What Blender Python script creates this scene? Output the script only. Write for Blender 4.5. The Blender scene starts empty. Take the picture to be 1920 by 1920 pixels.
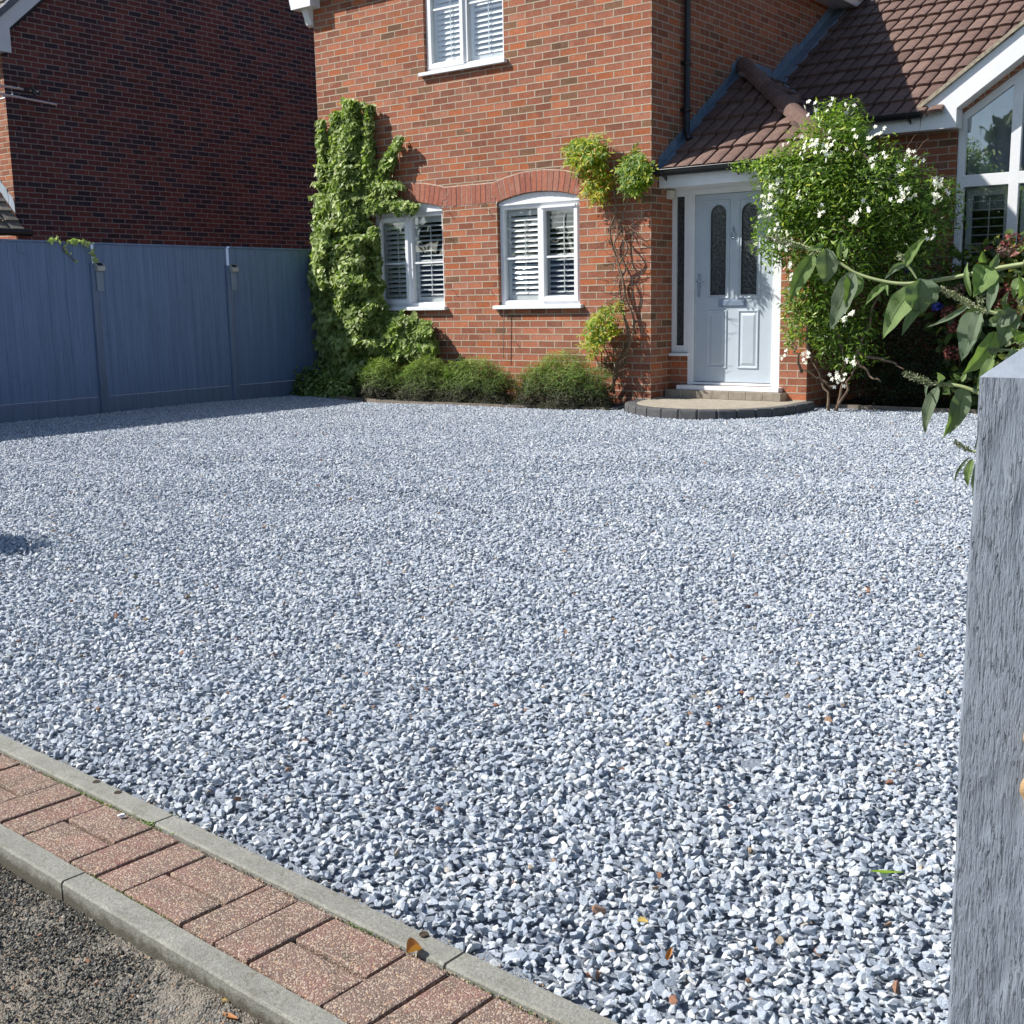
import bpy, bmesh, math, random
import numpy as np
from mathutils import Vector, Matrix
from mathutils.geometry import tessellate_polygon
random.seed(7); RNG = np.random.default_rng(7)
R = math.radians
C = bpy.context.scene.collection
scene = bpy.context.scene

# ------------------------------------------------------------------ camera
F_PX = 2198.0
CAM = Vector((6.3787, -10.8191, 1.0433))
cr = Vector((0.79671, 0.60410, -0.01816)); cu = Vector((-0.09249, 0.15160, 0.98411)); cf = Vector((-0.59727, 0.78230, -0.17664))
cr.normalize(); cf = (cf - cf.dot(cr) * cr).normalized(); cu = cr.cross(cf).normalized()
cam = bpy.data.cameras.new('camera'); camo = bpy.data.objects.new('camera', cam); C.objects.link(camo)
M = Matrix(((cr.x, cu.x, -cf.x, CAM.x), (cr.y, cu.y, -cf.y, CAM.y), (cr.z, cu.z, -cf.z, CAM.z), (0, 0, 0, 1)))
camo.matrix_world = M
cam.sensor_width = 36; cam.lens = F_PX / 1920 * 36; cam.clip_start = 0.05; cam.clip_end = 3000
scene.camera = camo
def at(x, y, Y):
    """photo pixel (1920 wide) -> point on the vertical plane at depth Y"""
    d = cf + cr * (x - 960) / F_PX - cu * (y - 960) / F_PX
    return CAM + d * ((Y - CAM.y) / d.y)

# ------------------------------------------------------------------ light
SUN = Vector((-0.87, -0.61, 1.0)).normalized()          # direction towards the sun
w = bpy.data.worlds.new('World'); scene.world = w; w.use_nodes = True
nt = w.node_tree; nt.nodes.clear()
sky = nt.nodes.new('ShaderNodeTexSky'); sky.sky_type = 'NISHITA'; sky.sun_disc = False
sky.sun_elevation = math.asin(SUN.z); sky.sun_rotation = math.atan2(SUN.x, SUN.y)
sky.altitude = 50; sky.air_density = 1.0; sky.dust_density = 1.0; sky.ozone_density = 2.2
bg = nt.nodes.new('ShaderNodeBackground'); bg.inputs['Strength'].default_value = 0.08
wo = nt.nodes.new('ShaderNodeOutputWorld')
nt.links.new(sky.outputs[0], bg.inputs[0]); nt.links.new(bg.outputs[0], wo.inputs[0])
sl = bpy.data.lights.new('sun', 'SUN'); sl.energy = 4.6; sl.angle = R(0.53); sl.color = (1.0, 0.955, 0.89)
so = bpy.data.objects.new('sun', sl); C.objects.link(so)
so.rotation_euler = SUN.to_track_quat('Z', 'Y').to_euler()
scene.view_settings.view_transform = 'Standard'; scene.view_settings.look = 'None'
scene.view_settings.exposure = 0.68; scene.view_settings.gamma = 1.0
scene.render.engine = 'CYCLES'
cy = scene.cycles
cy.max_bounces = 8; cy.diffuse_bounces = 4; cy.glossy_bounces = 3; cy.transmission_bounces = 6; cy.transparent_max_bounces = 12
cy.caustics_reflective = False; cy.caustics_refractive = False; cy.use_denoising = True

# ------------------------------------------------------------------ object helpers
def tag(o, label=None, cat=None, group=None, kind=None):
    if label: o['label'] = label
    if cat: o['category'] = cat
    if group: o['group'] = group
    if kind: o['kind'] = kind
    return o
def empty(name, loc, label, cat, group=None):
    o = bpy.data.objects.new(name, None); C.objects.link(o); o.location = loc; o.empty_display_size = 0.1
    return tag(o, label, cat, group)
def link(name, me, mat, parent=None, smooth=False):
    """links a mesh given in WORLD coordinates; under a parent it is shifted to local space (parents are unrotated)"""
    if mat is not None:
        for m in (mat if isinstance(mat, (list, tuple)) else [mat]): me.materials.append(m)
    o = bpy.data.objects.new(name, me); C.objects.link(o)
    if parent is not None:
        off = Vector((0, 0, 0)); p = parent
        while p is not None: off += p.location; p = p.parent
        me.transform(Matrix.Translation(-off)); o.parent = parent
    if smooth:
        me.polygons.foreach_set('use_smooth', [True] * len(me.polygons))
    return o

class MB:
    def __init__(s): s.v = []; s.f = []; s.uv = []; s.mi = []; s.cm = 0
    def poly(s, pts, uv=None):
        n = len(s.v); s.v += [tuple(p) for p in pts]; s.f.append(tuple(range(n, n + len(pts))))
        s.uv.append(uv if uv is not None else [(0, 0)] * len(pts)); s.mi.append(s.cm)
    def wallquad(s, a, b, z0, z1, u0=0.0, u1=None):
        a = Vector(a); b = Vector(b); L = (b - a).length
        if u1 is None: u1 = u0 + L
        s.poly([(a.x, a.y, z0), (b.x, b.y, z0), (b.x, b.y, z1), (a.x, a.y, z1)], [(u0, z0), (u1, z0), (u1, z1), (u0, z1)])
    def box(s, x0, y0, z0, x1, y1, z1):
        X = sorted((x0, x1)); Y = sorted((y0, y1)); Z = sorted((z0, z1))
        p = [(x, y, z) for z in Z for y in Y for x in X]
        for q, ax in (((0, 2, 3, 1), 2), ((4, 5, 7, 6), 2), ((0, 1, 5, 4), 1), ((2, 6, 7, 3), 1), ((0, 4, 6, 2), 0), ((1, 3, 7, 5), 0)):
            P = [p[i] for i in q]
            if ax == 2: uv = [(a[0], a[1]) for a in P]
            elif ax == 1: uv = [(a[0], a[2]) for a in P]
            else: uv = [(a[1], a[2]) for a in P]
            s.poly(P, uv)
        return s
    def prism(s, pts, d):
        """pts: planar polygon, extruded by vector d"""
        d = Vector(d); A = [Vector(p) for p in pts]; B = [p + d for p in A]
        nrm = Vector((0, 0, 0))
        for i in range(len(A)): nrm += A[i].cross(A[(i + 1) % len(A)])
        if nrm.dot(d) > 0: A, B = list(reversed(A)), list(reversed(B))
        def uvn(P, n):
            n = Vector(n)
            if abs(n.y) >= max(abs(n.x), abs(n.z)): return [(q.x, q.z) for q in P]
            if abs(n.x) >= abs(n.z): return [(q.y, q.z) for q in P]
            return [(q.x, q.y) for q in P]
        nn = nrm.normalized()
        s.poly(A, uvn(A, nn)); s.poly(list(reversed(B)), uvn(list(reversed(B)), nn))
        for i in range(len(A)):
            j = (i + 1) % len(A); P = [A[j], A[i], B[i], B[j]]
            n = (P[1] - P[0]).cross(P[2] - P[0]); s.poly(P, uvn(P, n))
        return s
    def obox(s, o, ex, ey, ez, lx, ly, lz):
        """oriented box from corner o along unit axes"""
        o, ex, ey, ez = map(Vector, (o, ex, ey, ez))
        a = [o, o + ex * lx, o + ex * lx + ey * ly, o + ey * ly]
        return s.prism(a, ez * lz)
    def tube(s, pts, rad, n=8, cap=True):
        pts = [Vector(p) for p in pts]
        if not isinstance(rad, (list, tuple)): rad = [rad] * len(pts)
        base = len(s.v); up = None
        for i, p in enumerate(pts):
            t = (pts[min(i + 1, len(pts) - 1)] - pts[max(i - 1, 0)]).normalized()
            if up is None: up = Vector((0, 0, 1)) if abs(t.z) < .9 else Vector((1, 0, 0))
            sx = t.cross(up).normalized(); up = sx.cross(t).normalized()
            for k in range(n):
                a = 2 * math.pi * k / n
                q = p + (sx * math.cos(a) + up * math.sin(a)) * rad[i]
                s.v.append(tuple(q))
        L = 0
        for i in range(len(pts) - 1):
            l1 = L + (pts[i + 1] - pts[i]).length
            for k in range(n):
                a = base + i * n + k; b = base + i * n + (k + 1) % n
                s.f.append((a, b, b + n, a + n)); s.uv.append([(k / n, L), ((k + 1) / n, L), ((k + 1) / n, l1), (k / n, l1)]); s.mi.append(s.cm)
            L = l1
        if cap:
            s.f.append(tuple(reversed(range(base, base + n)))); s.uv.append([(0, 0)] * n); s.mi.append(s.cm)
            e = base + (len(pts) - 1) * n
            s.f.append(tuple(range(e, e + n))); s.uv.append([(0, 0)] * n); s.mi.append(s.cm)
        return s
    def lathe(s, prof, c, ax=(0, 0, 1), n=16):
        ax = Vector(ax).normalized(); c = Vector(c)
        e1 = ax.orthogonal().normalized(); e2 = ax.cross(e1); base = len(s.v)
        for (r, h) in prof:
            for k in range(n):
                a = 2 * math.pi * k / n; s.v.append(tuple(c + ax * h + (e1 * math.cos(a) + e2 * math.sin(a)) * r))
        for i in range(len(prof) - 1):
            for k in range(n):
                a = base + i * n + k; b = base + i * n + (k + 1) % n
                s.f.append((a, b, b + n, a + n)); s.uv.append([(0, 0)] * 4); s.mi.append(s.cm)
        return s
    def mesh(s, name):
        me = bpy.data.meshes.new(name); me.from_pydata(s.v, [], s.f)
        uv = me.uv_layers.new(name='UVMap'); flat = [c for f in s.uv for q in f for c in q]
        uv.data.foreach_set('uv', flat)
        me.polygons.foreach_set('material_index', s.mi); me.update()
        return me
    def build(s, name, mat, parent=None, smooth=False, bevel=0, rnd=False):
        me = s.mesh(name)
        if bevel or rnd:
            bm = bmesh.new(); bm.from_mesh(me); bmesh.ops.remove_doubles(bm, verts=bm.verts, dist=1e-5)
            if rnd:
                ly = bm.verts.layers.float.new('rnd'); seen = set()
                for v in bm.verts:
                    if v.index in seen: continue
                    val = random.random(); st = [v]; seen.add(v.index)
                    while st:
                        q = st.pop(); q[ly] = val
                        for e in q.link_edges:
                            o2 = e.other_vert(q)
                            if o2.index not in seen: seen.add(o2.index); st.append(o2)
            if bevel:
                eds = [e for e in bm.edges if len(e.link_faces) == 2 and e.calc_face_angle(0) > 0.6]
                bmesh.ops.bevel(bm, geom=eds, offset=bevel, segments=2, affect='EDGES', profile=0.6, clamp_overlap=True)
            bm.to_mesh(me); bm.free()
        return link(name, me, mat, parent, smooth)

# ------------------------------------------------------------------ material helpers
def newmat(name):
    m = bpy.data.materials.new(name); m.use_nodes = True; t = m.node_tree; t.nodes.clear()
    o = t.nodes.new('ShaderNodeOutputMaterial'); b = t.nodes.new('ShaderNodeBsdfPrincipled'); t.links.new(b.outputs[0], o.inputs[0])
    return m, t, b, o
class G:
    """tiny node graph helper"""
    def __init__(s, t): s.t = t
    def n(s, typ, **kw):
        x = s.t.nodes.new('ShaderNode' + typ)
        for k, v in kw.items():
            if hasattr(x, k): setattr(x, k, v)
        return x
    def l(s, a, b): s.t.links.new(a, b)
    def val(s, x, sock):
        if hasattr(x, 'is_linked') or hasattr(x, 'links'): s.l(x, sock)
        else: sock.default_value = x
    def math(s, op, a, b=None, c=None, clamp=False):
        x = s.n('Math', operation=op); x.use_clamp = clamp
        s.val(a, x.inputs[0])
        if b is not None: s.val(b, x.inputs[1])
        if c is not None: s.val(c, x.inputs[2])
        return x.outputs[0]
    def noise(s, vec, scale, detail=4, rough=.55, dist=0.0):
        x = s.n('TexNoise'); x.inputs['Scale'].default_value = scale; x.inputs['Detail'].default_value = detail
        x.inputs['Roughness'].default_value = rough; x.inputs['Distortion'].default_value = dist
        if vec is not None: s.l(vec, x.inputs['Vector'])
        return x.outputs['Fac']
    def ramp(s, fac, stops, interp='LINEAR'):
        x = s.n('ValToRGB'); cr_ = x.color_ramp; cr_.interpolation = interp
        while len(cr_.elements) < len(stops): cr_.elements.new(.5)
        for e, (p, c) in zip(cr_.elements, stops):
            e.position = p; e.color = (c, c, c, 1) if isinstance(c, (int, float)) else (*c, 1)
        s.l(fac, x.inputs[0]); return x.outputs[0]
    def mix(s, fac, a, b, mode='MIX'):
        x = s.n('MixRGB', blend_type=mode)
        for v, k in ((fac, 0), (a, 1), (b, 2)):
            if isinstance(v, (int, float)): x.inputs[k].default_value = v if k == 0 else (v, v, v, 1)
            elif isinstance(v, tuple): x.inputs[k].default_value = (*v, 1)
            else: s.l(v, x.inputs[k])
        return x.outputs[0]
    def bump(s, h, strength, dist, normal=None):
        x = s.n('Bump'); x.inputs['Strength'].default_value = strength; x.inputs['Distance'].default_value = dist
        s.l(h, x.inputs['Height'])
        if normal is not None: s.l(normal, x.inputs['Normal'])
        return x.outputs[0]
def obj_co(g):
    return g.n('NewGeometry').outputs['Position']

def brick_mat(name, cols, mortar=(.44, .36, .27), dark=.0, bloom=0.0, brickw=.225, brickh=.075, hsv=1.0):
    """stretcher bond from the UV map in metres; each brick gets its own colour"""
    m, t, b, o = newmat(name); g = G(t)
    uv = g.n('UVMap'); uv.uv_map = 'UVMap'
    wob = g.n('TexNoise'); wob.inputs['Scale'].default_value = 9; wob.inputs['Detail'].default_value = 3; g.l(uv.outputs[0], wob.inputs['Vector'])
    sub = g.n('VectorMath', operation='SUBTRACT'); g.l(wob.outputs['Color'], sub.inputs[0]); sub.inputs[1].default_value = (.5, .5, .5)
    sc = g.n('VectorMath', operation='SCALE'); g.l(sub.outputs[0], sc.inputs[0]); sc.inputs['Scale'].default_value = .006
    ad = g.n('VectorMath', operation='ADD'); g.l(uv.outputs[0], ad.inputs[0]); g.l(sc.outputs[0], ad.inputs[1])
    sp = g.n('SeparateXYZ'); g.l(ad.outputs[0], sp.inputs[0]); u, v = sp.outputs[0], sp.outputs[1]
    vr = g.math('DIVIDE', v, brickh); row = g.math('FLOOR', vr); fv = g.math('FRACT', vr)
    par = g.math('FLOORED_MODULO', row, 2.0)
    ur = g.math('ADD', g.math('DIVIDE', u, brickw), g.math('MULTIPLY', par, .5)); col = g.math('FLOOR', ur); fu = g.math('FRACT', ur)
    # small per-brick jitter of the perpend
    du = g.math('MULTIPLY', g.math('MINIMUM', fu, g.math('SUBTRACT', 1.0, fu)), brickw)
    dv = g.math('MULTIPLY', g.math('MINIMUM', fv, g.math('SUBTRACT', 1.0, fv)), brickh)
    edge = g.math('MINIMUM', du, dv)
    rag = g.noise(uv.outputs[0], 60, 3)
    edge2 = g.math('ADD', edge, g.math('MULTIPLY', g.math('SUBTRACT', rag, .5), .004))
    mask = g.n('MapRange'); mask.interpolation_type = 'SMOOTHSTEP'
    g.l(edge2, mask.inputs[0]); mask.inputs[1].default_value = .0050; mask.inputs[2].default_value = .0080
    mk = mask.outputs[0]
    cv = g.n('CombineXYZ'); g.l(col, cv.inputs[0]); g.l(row, cv.inputs[1])
    wn = g.n('TexWhiteNoise'); wn.noise_dimensions = '3D'; g.l(cv.outputs[0], wn.inputs['Vector'])
    cv2 = g.n('CombineXYZ'); g.l(col, cv2.inputs[1]); g.l(row, cv2.inputs[0]); cv2.inputs[2].default_value = 3.3
    wn2 = g.n('TexWhiteNoise'); wn2.noise_dimensions = '3D'; g.l(cv2.outputs[0], wn2.inputs['Vector'])
    # broad patches shift which bricks turn up
    big = g.noise(uv.outputs[0], .9, 2)
    sel = g.math('ADD', g.math('MULTIPLY', wn.outputs[0], .82), g.math('MULTIPLY', big, .18))
    bc = g.ramp(sel, cols, 'CONSTANT')
    val = g.math('ADD', g.math('MULTIPLY', wn2.outputs[0], .42), .77)
    bc = g.mix(1.0, bc, g.n('CombineXYZ').outputs[0] if False else val, 'MULTIPLY')
    # streaks and drag marks within a brick
    mp = g.n('Mapping'); mp.inputs['Scale'].default_value = (70, 16, 1); g.l(uv.outputs[0], mp.inputs[0])
    st = g.noise(mp.outputs[0], 1.0, 5, .7)
    bc = g.mix(1.0, bc, g.ramp(st, [(0.25, .62), (.75, 1.28)]), 'MULTIPLY')
    fine = g.noise(uv.outputs[0], 320, 3, .7)
    bc = g.mix(1.0, bc, g.ramp(fine, [(.3, .86), (.7, 1.12)]), 'MULTIPLY')
    if bloom:
        bl = g.noise(uv.outputs[0], 7, 4, .65)
        fb = g.math('MULTIPLY', g.ramp(bl, [(.5, 0.0), (.72, 1.0)]), bloom)
        bc = g.mix(fb, bc, (.46, .27, .20))
    mo = g.mix(g.noise(uv.outputs[0], 25, 4), tuple(c * .72 for c in mortar), tuple(min(1, c * 1.18) for c in mortar))
    colr = g.mix(mk, mo, bc)
    colr = g.mix(1.0, colr, g.ramp(g.noise(uv.outputs[0], .55, 5, .65), [(.3, .86), (.7, 1.12)]), 'MULTIPLY')
    g.l(colr, b.inputs['Base Color']); b.inputs['Roughness'].default_value = .88; b.inputs['Specular IOR Level'].default_value = .25
    h = g.math('ADD', g.math('MULTIPLY', mk, 1.0), g.math('MULTIPLY', g.noise(uv.outputs[0], 130, 5, .7), .22))
    h = g.math('ADD', h, g.math('MULTIPLY', wn2.outputs[0], .22))
    g.l(g.bump(h, 1.0, .006), b.inputs['Normal'])
    return m

def plain(name, col, rough=.5, var=.12, scale=8, bump=0, bscale=60, spec=.5, metal=0):
    m, t, b, o = newmat(name); g = G(t); co = obj_co(g)
    n = g.noise(co, scale, 5, .6)
    c = g.mix(1.0, col, g.ramp(n, [(.3, 1 - var), (.7, 1 + var)]), 'MULTIPLY')
    g.l(c, b.inputs['Base Color']); b.inputs['Roughness'].default_value = rough; b.inputs['Specular IOR Level'].default_value = spec; b.inputs['Metallic'].default_value = metal
    if bump: g.l(g.bump(g.noise(co, bscale, 5, .65), 1.0, bump), b.inputs['Normal'])
    return m

def rnd_attr(g):
    a = g.n('Attribute'); a.attribute_name = 'rnd'; return a.outputs['Fac']
def leaf_mat(name, stops, rough=.42, trans=.35, spec=.5, vein=False):
    m, t, b, o = newmat(name); g = G(t)
    r = rnd_attr(g); c = g.ramp(r, stops)
    co = obj_co(g); c = g.mix(1.0, c, g.ramp(g.noise(co, 5, 3), [(.3, .8), (.7, 1.2)]), 'MULTIPLY')
    if vein:
        uv = g.n('UVMap'); uv.uv_map = 'UVMap'; sp = g.n('SeparateXYZ'); g.l(uv.outputs[0], sp.inputs[0])
        a = g.math('ABSOLUTE', sp.outputs[0])
        mid = g.ramp(a, [(0.0, 1.0), (.045, .9), (.09, 0.0)])
        wv = g.math('SINE', g.math('MULTIPLY', g.math('SUBTRACT', sp.outputs[1], g.math('MULTIPLY', a, .55)), 75.0))
        crk = g.noise(uv.outputs[0], 26, 3, .6)
        hh = g.math('ADD', g.math('MULTIPLY', wv, .22), g.math('MULTIPLY', crk, 2.4))
        hh = g.math('SUBTRACT', hh, g.math('MULTIPLY', mid, 2.0))
        g.l(g.bump(hh, .55, .0016), b.inputs['Normal'])
        c = g.mix(g.math('MULTIPLY', mid, .55), c, (.10, .16, .07))
        c = g.mix(1.0, c, g.ramp(crk, [(.35, .82), (.65, 1.12)]), 'MULTIPLY')
    g.l(c, b.inputs['Base Color']); b.inputs['Roughness'].default_value = rough; b.inputs['Specular IOR Level'].default_value = spec
    tr = g.n('BsdfTranslucent'); tc = g.mix(1.0, c, (1.25, 1.5, .5), 'MULTIPLY'); g.l(tc, tr.inputs[0])
    mx = g.n('MixShader'); mx.inputs[0].default_value = trans; g.l(b.outputs[0], mx.inputs[1]); g.l(tr.outputs[0], mx.inputs[2]); g.l(mx.outputs[0], o.inputs[0])
    return m

RED = [(0.0, (0.340, 0.117, 0.064)), (.14, (0.370, 0.131, 0.074)), (.28, (0.308, 0.113, 0.068)), (.40, (0.391, 0.136, 0.068)), (.52, (0.284, 0.099, 0.058)),
       (.62, (0.360, 0.146, 0.090)), (.72, (0.266, 0.103, 0.064)), (.80, (0.380, 0.117, 0.050)), (.87, (0.195, 0.099, 0.055)), (.93, (0.288, 0.122, 0.072)), (.97, (0.174, 0.117, 0.064))]
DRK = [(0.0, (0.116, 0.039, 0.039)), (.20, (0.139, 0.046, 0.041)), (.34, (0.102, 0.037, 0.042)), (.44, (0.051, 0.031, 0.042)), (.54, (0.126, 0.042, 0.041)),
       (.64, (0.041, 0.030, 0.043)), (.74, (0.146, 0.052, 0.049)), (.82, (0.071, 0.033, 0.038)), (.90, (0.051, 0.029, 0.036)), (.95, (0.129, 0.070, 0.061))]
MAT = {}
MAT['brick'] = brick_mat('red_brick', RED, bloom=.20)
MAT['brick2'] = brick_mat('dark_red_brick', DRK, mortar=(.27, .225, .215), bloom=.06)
def upvc(name, col=(.82, .83, .84), rough=.28):
    m, t, b, o = newmat(name); g = G(t); co = obj_co(g)
    c = g.mix(1.0, col, g.ramp(g.noise(co, 5, 5, .7), [(.35, .93), (.6, 1.0)]), 'MULTIPLY')
    g.l(c, b.inputs['Base Color']); b.inputs['Roughness'].default_value = rough; b.inputs['Coat Weight'].default_value = .15
    return m
MAT['pvc'] = upvc('white_upvc')
MAT['shutter'] = upvc('white_shutter', (.80, .81, .80), .45)
MAT['door'] = upvc('pale_grey_door', (.47, .53, .585), .34)
MAT['black'] = plain('black_plastic', (.018, .019, .022), .35, .2)
MAT['iron'] = plain('rusty_iron', (.10, .055, .04), .8, .4, 30)
MAT['room'] = plain('dark_room', (.10, .10, .11), .9, .1)
MAT['chrome'] = plain('satin_chrome', (.40, .46, .56), .25, .05, metal=1.0)
MAT['cream'] = plain('cream_board', (.62, .58, .50), .6, .12)
MAT['soil'] = plain('soil', (.035, .027, .020), .95, .5, 30, .01, 90)
MAT['timber'] = plain('weathered_timber', (.20, .165, .13), .85, .35, 14, .002, 90)
MAT['wood_raw'] = plain('raw_wood', (.55, .32, .14), .7, .2, 40, .001, 120)

def glass_mat(refl=.20, nm='window_glass'):
    m, t, b, o = newmat(nm); g = G(t)
    gl = g.n('BsdfGlossy'); gl.inputs['Roughness'].default_value = .015; gl.inputs['Color'].default_value = (.93, .96, 1, 1)
    tr = g.n('BsdfTransparent'); tr.inputs[0].default_value = (.93, .96, .96, 1)
    fr = g.n('LayerWeight'); fr.inputs[0].default_value = .5
    f = g.math('ADD', g.math('MULTIPLY', g.math('POWER', fr.outputs['Facing'], 3.5), .65), refl, clamp=True)
    # slight waviness of the sealed unit
    co = obj_co(g); bm_ = g.bump(g.noise(co, 1.7, 2), .25, .012); g.l(bm_, gl.inputs['Normal'])
    mx = g.n('MixShader'); g.l(f, mx.inputs[0]); g.l(tr.outputs[0], mx.inputs[1]); g.l(gl.outputs[0], mx.inputs[2]); g.l(mx.outputs[0], o.inputs[0])
    return m
MAT['glass'] = glass_mat(); MAT['glass2'] = glass_mat(.34, 'gable_glass')
def obscure():
    m, t, b, o = newmat('obscure_glass'); g = G(t); co = obj_co(g)
    vo = g.n('TexVoronoi'); vo.inputs['Scale'].default_value = 34; g.l(co, vo.inputs['Vector'])
    c = g.ramp(vo.outputs['Distance'], [(.0, (.016, .019, .021)), (.35, (.035, .04, .043)), (.6, (.055, .062, .068))])
    g.l(c, b.inputs['Base Color']); b.inputs['Roughness'].default_value = .12
    g.l(g.bump(vo.outputs['Distance'], .4, .003), b.inputs['Normal'])
    return m
MAT['obscure'] = obscure()
def tile_mat(name, c1, c2, c3):
    m, t, b, o = newmat(name); g = G(t); co = obj_co(g); r = rnd_attr(g)
    c = g.ramp(r, [(0, c1), (.5, c2), (1, c3)])
    n = g.noise(co, 14, 6, .75)
    c = g.mix(1.0, c, g.ramp(n, [(.28, .62), (.7, 1.3)]), 'MULTIPLY')
    sp = g.n('TexVoronoi'); sp.inputs['Scale'].default_value = 22; g.l(co, sp.inputs['Vector'])
    li = g.ramp(sp.outputs['Distance'], [(.0, 1.0), (.10, .8), (.16, 0.0)])
    li = g.math('MULTIPLY', li, g.ramp(g.noise(co, 2.2, 3), [(.5, 0.0), (.62, .45)]))
    c = g.mix(li, c, (.36, .33, .27))
    g.l(c, b.inputs['Base Color']); b.inputs['Roughness'].default_value = .82; b.inputs['Specular IOR Level'].default_value = .3
    g.l(g.bump(g.noise(co, 160, 5, .7), .8, .003), b.inputs['Normal'])
    return m
MAT['tile'] = tile_mat('brown_concrete_tile', (.125, .078, .064), (.155, .098, .080), (.185, .120, .098))
MAT['tile2'] = tile_mat('grey_green_tile', (.15, .14, .115), (.19, .175, .145), (.22, .20, .165))
def lead_mat():
    m, t, b, o = newmat('lead_flashing'); g = G(t); co = obj_co(g)
    c = g.mix(g.ramp(g.noise(co, 6, 5, .7), [(.3, 0.), (.7, 1.)]), (.13, .18, .25), (.24, .31, .39))
    g.l(c, b.inputs['Base Color']); b.inputs['Roughness'].default_value = .5; b.inputs['Metallic'].default_value = .15
    g.l(g.bump(g.noise(co, 9, 4), .6, .02), b.inputs['Normal']); return m
MAT['lead'] = lead_mat()

def fence_mat(name, base, grain=1.0, lines=True, worn=.5):
    m, t, b, o = newmat(name); g = G(t); co = obj_co(g)
    mp = g.n('Mapping'); mp.inputs['Scale'].default_value = (75, 75, 3.2); g.l(co, mp.inputs[0])
    gr = g.noise(mp.outputs[0], 1.0, 6, .72, .6)
    mp2 = g.n('Mapping'); mp2.inputs['Scale'].default_value = (16, 16, .7); g.l(co, mp2.inputs[0])
    gr2 = g.noise(mp2.outputs[0], 1.0, 4, .6, .3)
    c = g.mix(1.0, base, g.ramp(gr2, [(.3, .84), (.7, 1.14)]), 'MULTIPLY')
    c = g.mix(1.0, c, g.ramp(gr, [(.30, .70), (.46, 1.0), (.75, 1.08)]), 'MULTIPLY')
    dirt = g.math('MULTIPLY', g.ramp(g.noise(co, 3.5, 6, .8), [(.60, 0.), (.72, 1.)]), worn)
    c = g.mix(dirt, c, tuple(x * .45 for x in base))
    g.l(c, b.inputs['Base Color']); b.inputs['Roughness'].default_value = .62; b.inputs['Specular IOR Level'].default_value = .35
    g.l(g.bump(gr, 1.0, .0022 * grain), b.inputs['Normal']); return m
MAT['fence'] = fence_mat('blue_grey_paint', (.145, .210, .345))
MAT['fencepost'] = fence_mat('blue_grey_concrete', (.14, .19, .28), .4)
def post_mat():
    m, t, b, o = newmat('grey_blue_brushed_paint'); g = G(t)
    tc = g.n('TexCoord').outputs['Object']
    # fibres bend round a knot
    def fib(sx, sz, det, dis, ro=.7):
        mp = g.n('Mapping'); mp.inputs['Scale'].default_value = (sx, sx, sz); g.l(tc, mp.inputs[0]); return g.noise(mp.outputs[0], 1.0, det, ro, dis)
    a = fib(330, 38, 4, .55, .6); c2 = fib(600, 120, 3, .3, .6); big = fib(22, 2.5, 3, .3)
    cracks = g.ramp(a, [(.33, 0.0), (.43, 1.0)])
    h = g.math('ADD', g.math('MULTIPLY', cracks, 1.0), g.math('ADD', g.math('MULTIPLY', a, .9), g.math('MULTIPLY', c2, .35)))
    amp = g.ramp(fib(14, 5.0, 2, 0), [(.36, .25), (.52, 1.0)])
    h = g.math('MULTIPLY', h, amp)
    col = g.mix(1.0, (.225, .262, .312), g.ramp(big, [(.3, .93), (.7, 1.07)]), 'MULTIPLY')
    dark = g.math('MULTIPLY', g.math('SUBTRACT', 1.0, g.ramp(a, [(.30, 0.0), (.38, 1.0)])), amp)
    col = g.mix(g.math('MULTIPLY', dark, .22), col, (.09, .105, .13))
    g.l(col, b.inputs['Base Color']); b.inputs['Roughness'].default_value = .58; b.inputs['Specular IOR Level'].default_value = .3
    g.l(g.bump(h, 1.0, .0036), b.inputs['Normal']); return m
MAT['post'] = post_mat()

# ------------------------------------------------------------------ wall with openings
def holed_wall(mb, axis, fixed, outline, holes, flip, reveal, uvf=None):
    """outline / holes: lists of (h, z); axis 'y' : plane y = fixed, h = x ; axis 'x': plane x = fixed, h = y.  reveal: signed depth"""
    def P(h, z, d=0.0):
        return Vector((h, fixed + d, z)) if axis == 'y' else Vector((fixed + d, h, z))
    loops = [[Vector((h, z, 0)) for h, z in L] for L in [outline] + holes]
    flat = [p for L in loops for p in L]
    for tri in tessellate_polygon(loops):
        q = [flat[i] for i in tri]
        n = (q[1] - q[0]).cross(q[2] - q[0]).z
        if (n > 0) == flip: q = [q[0], q[2], q[1]]
        mb.poly([P(p.x, p.y) for p in q], [(p.x, p.y) for p in q])
    for L in holes:
        for i in range(len(L)):
            a = L[i]; b = L[(i + 1) % len(L)]
            pts = [P(*a), P(*b), P(*b, reveal), P(*a, reveal)]
            if abs(a[0] - b[0]) < 1e-4: uv = [(fixed, a[1]), (fixed, b[1]), (fixed + reveal, b[1]), (fixed + reveal, a[1])]
            else: uv = [(a[0], 0), (b[0], 0), (b[0], .06), (a[0], .06)]
            mb.poly(pts, uv)
def arch_pts(x0, x1, zs, rise, n=12):
    """segmental arch from (x1, zs) over to (x0, zs)"""
    c = (x0 + x1) / 2; hw = (x1 - x0) / 2; r = (hw * hw + rise * rise) / (2 * rise); a0 = math.asin(hw / r)
    return [(c + r * math.sin(a0 - 2 * a0 * i / n), zs + rise - r + r * math.cos(a0 - 2 * a0 * i / n)) for i in range(n + 1)]

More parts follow.
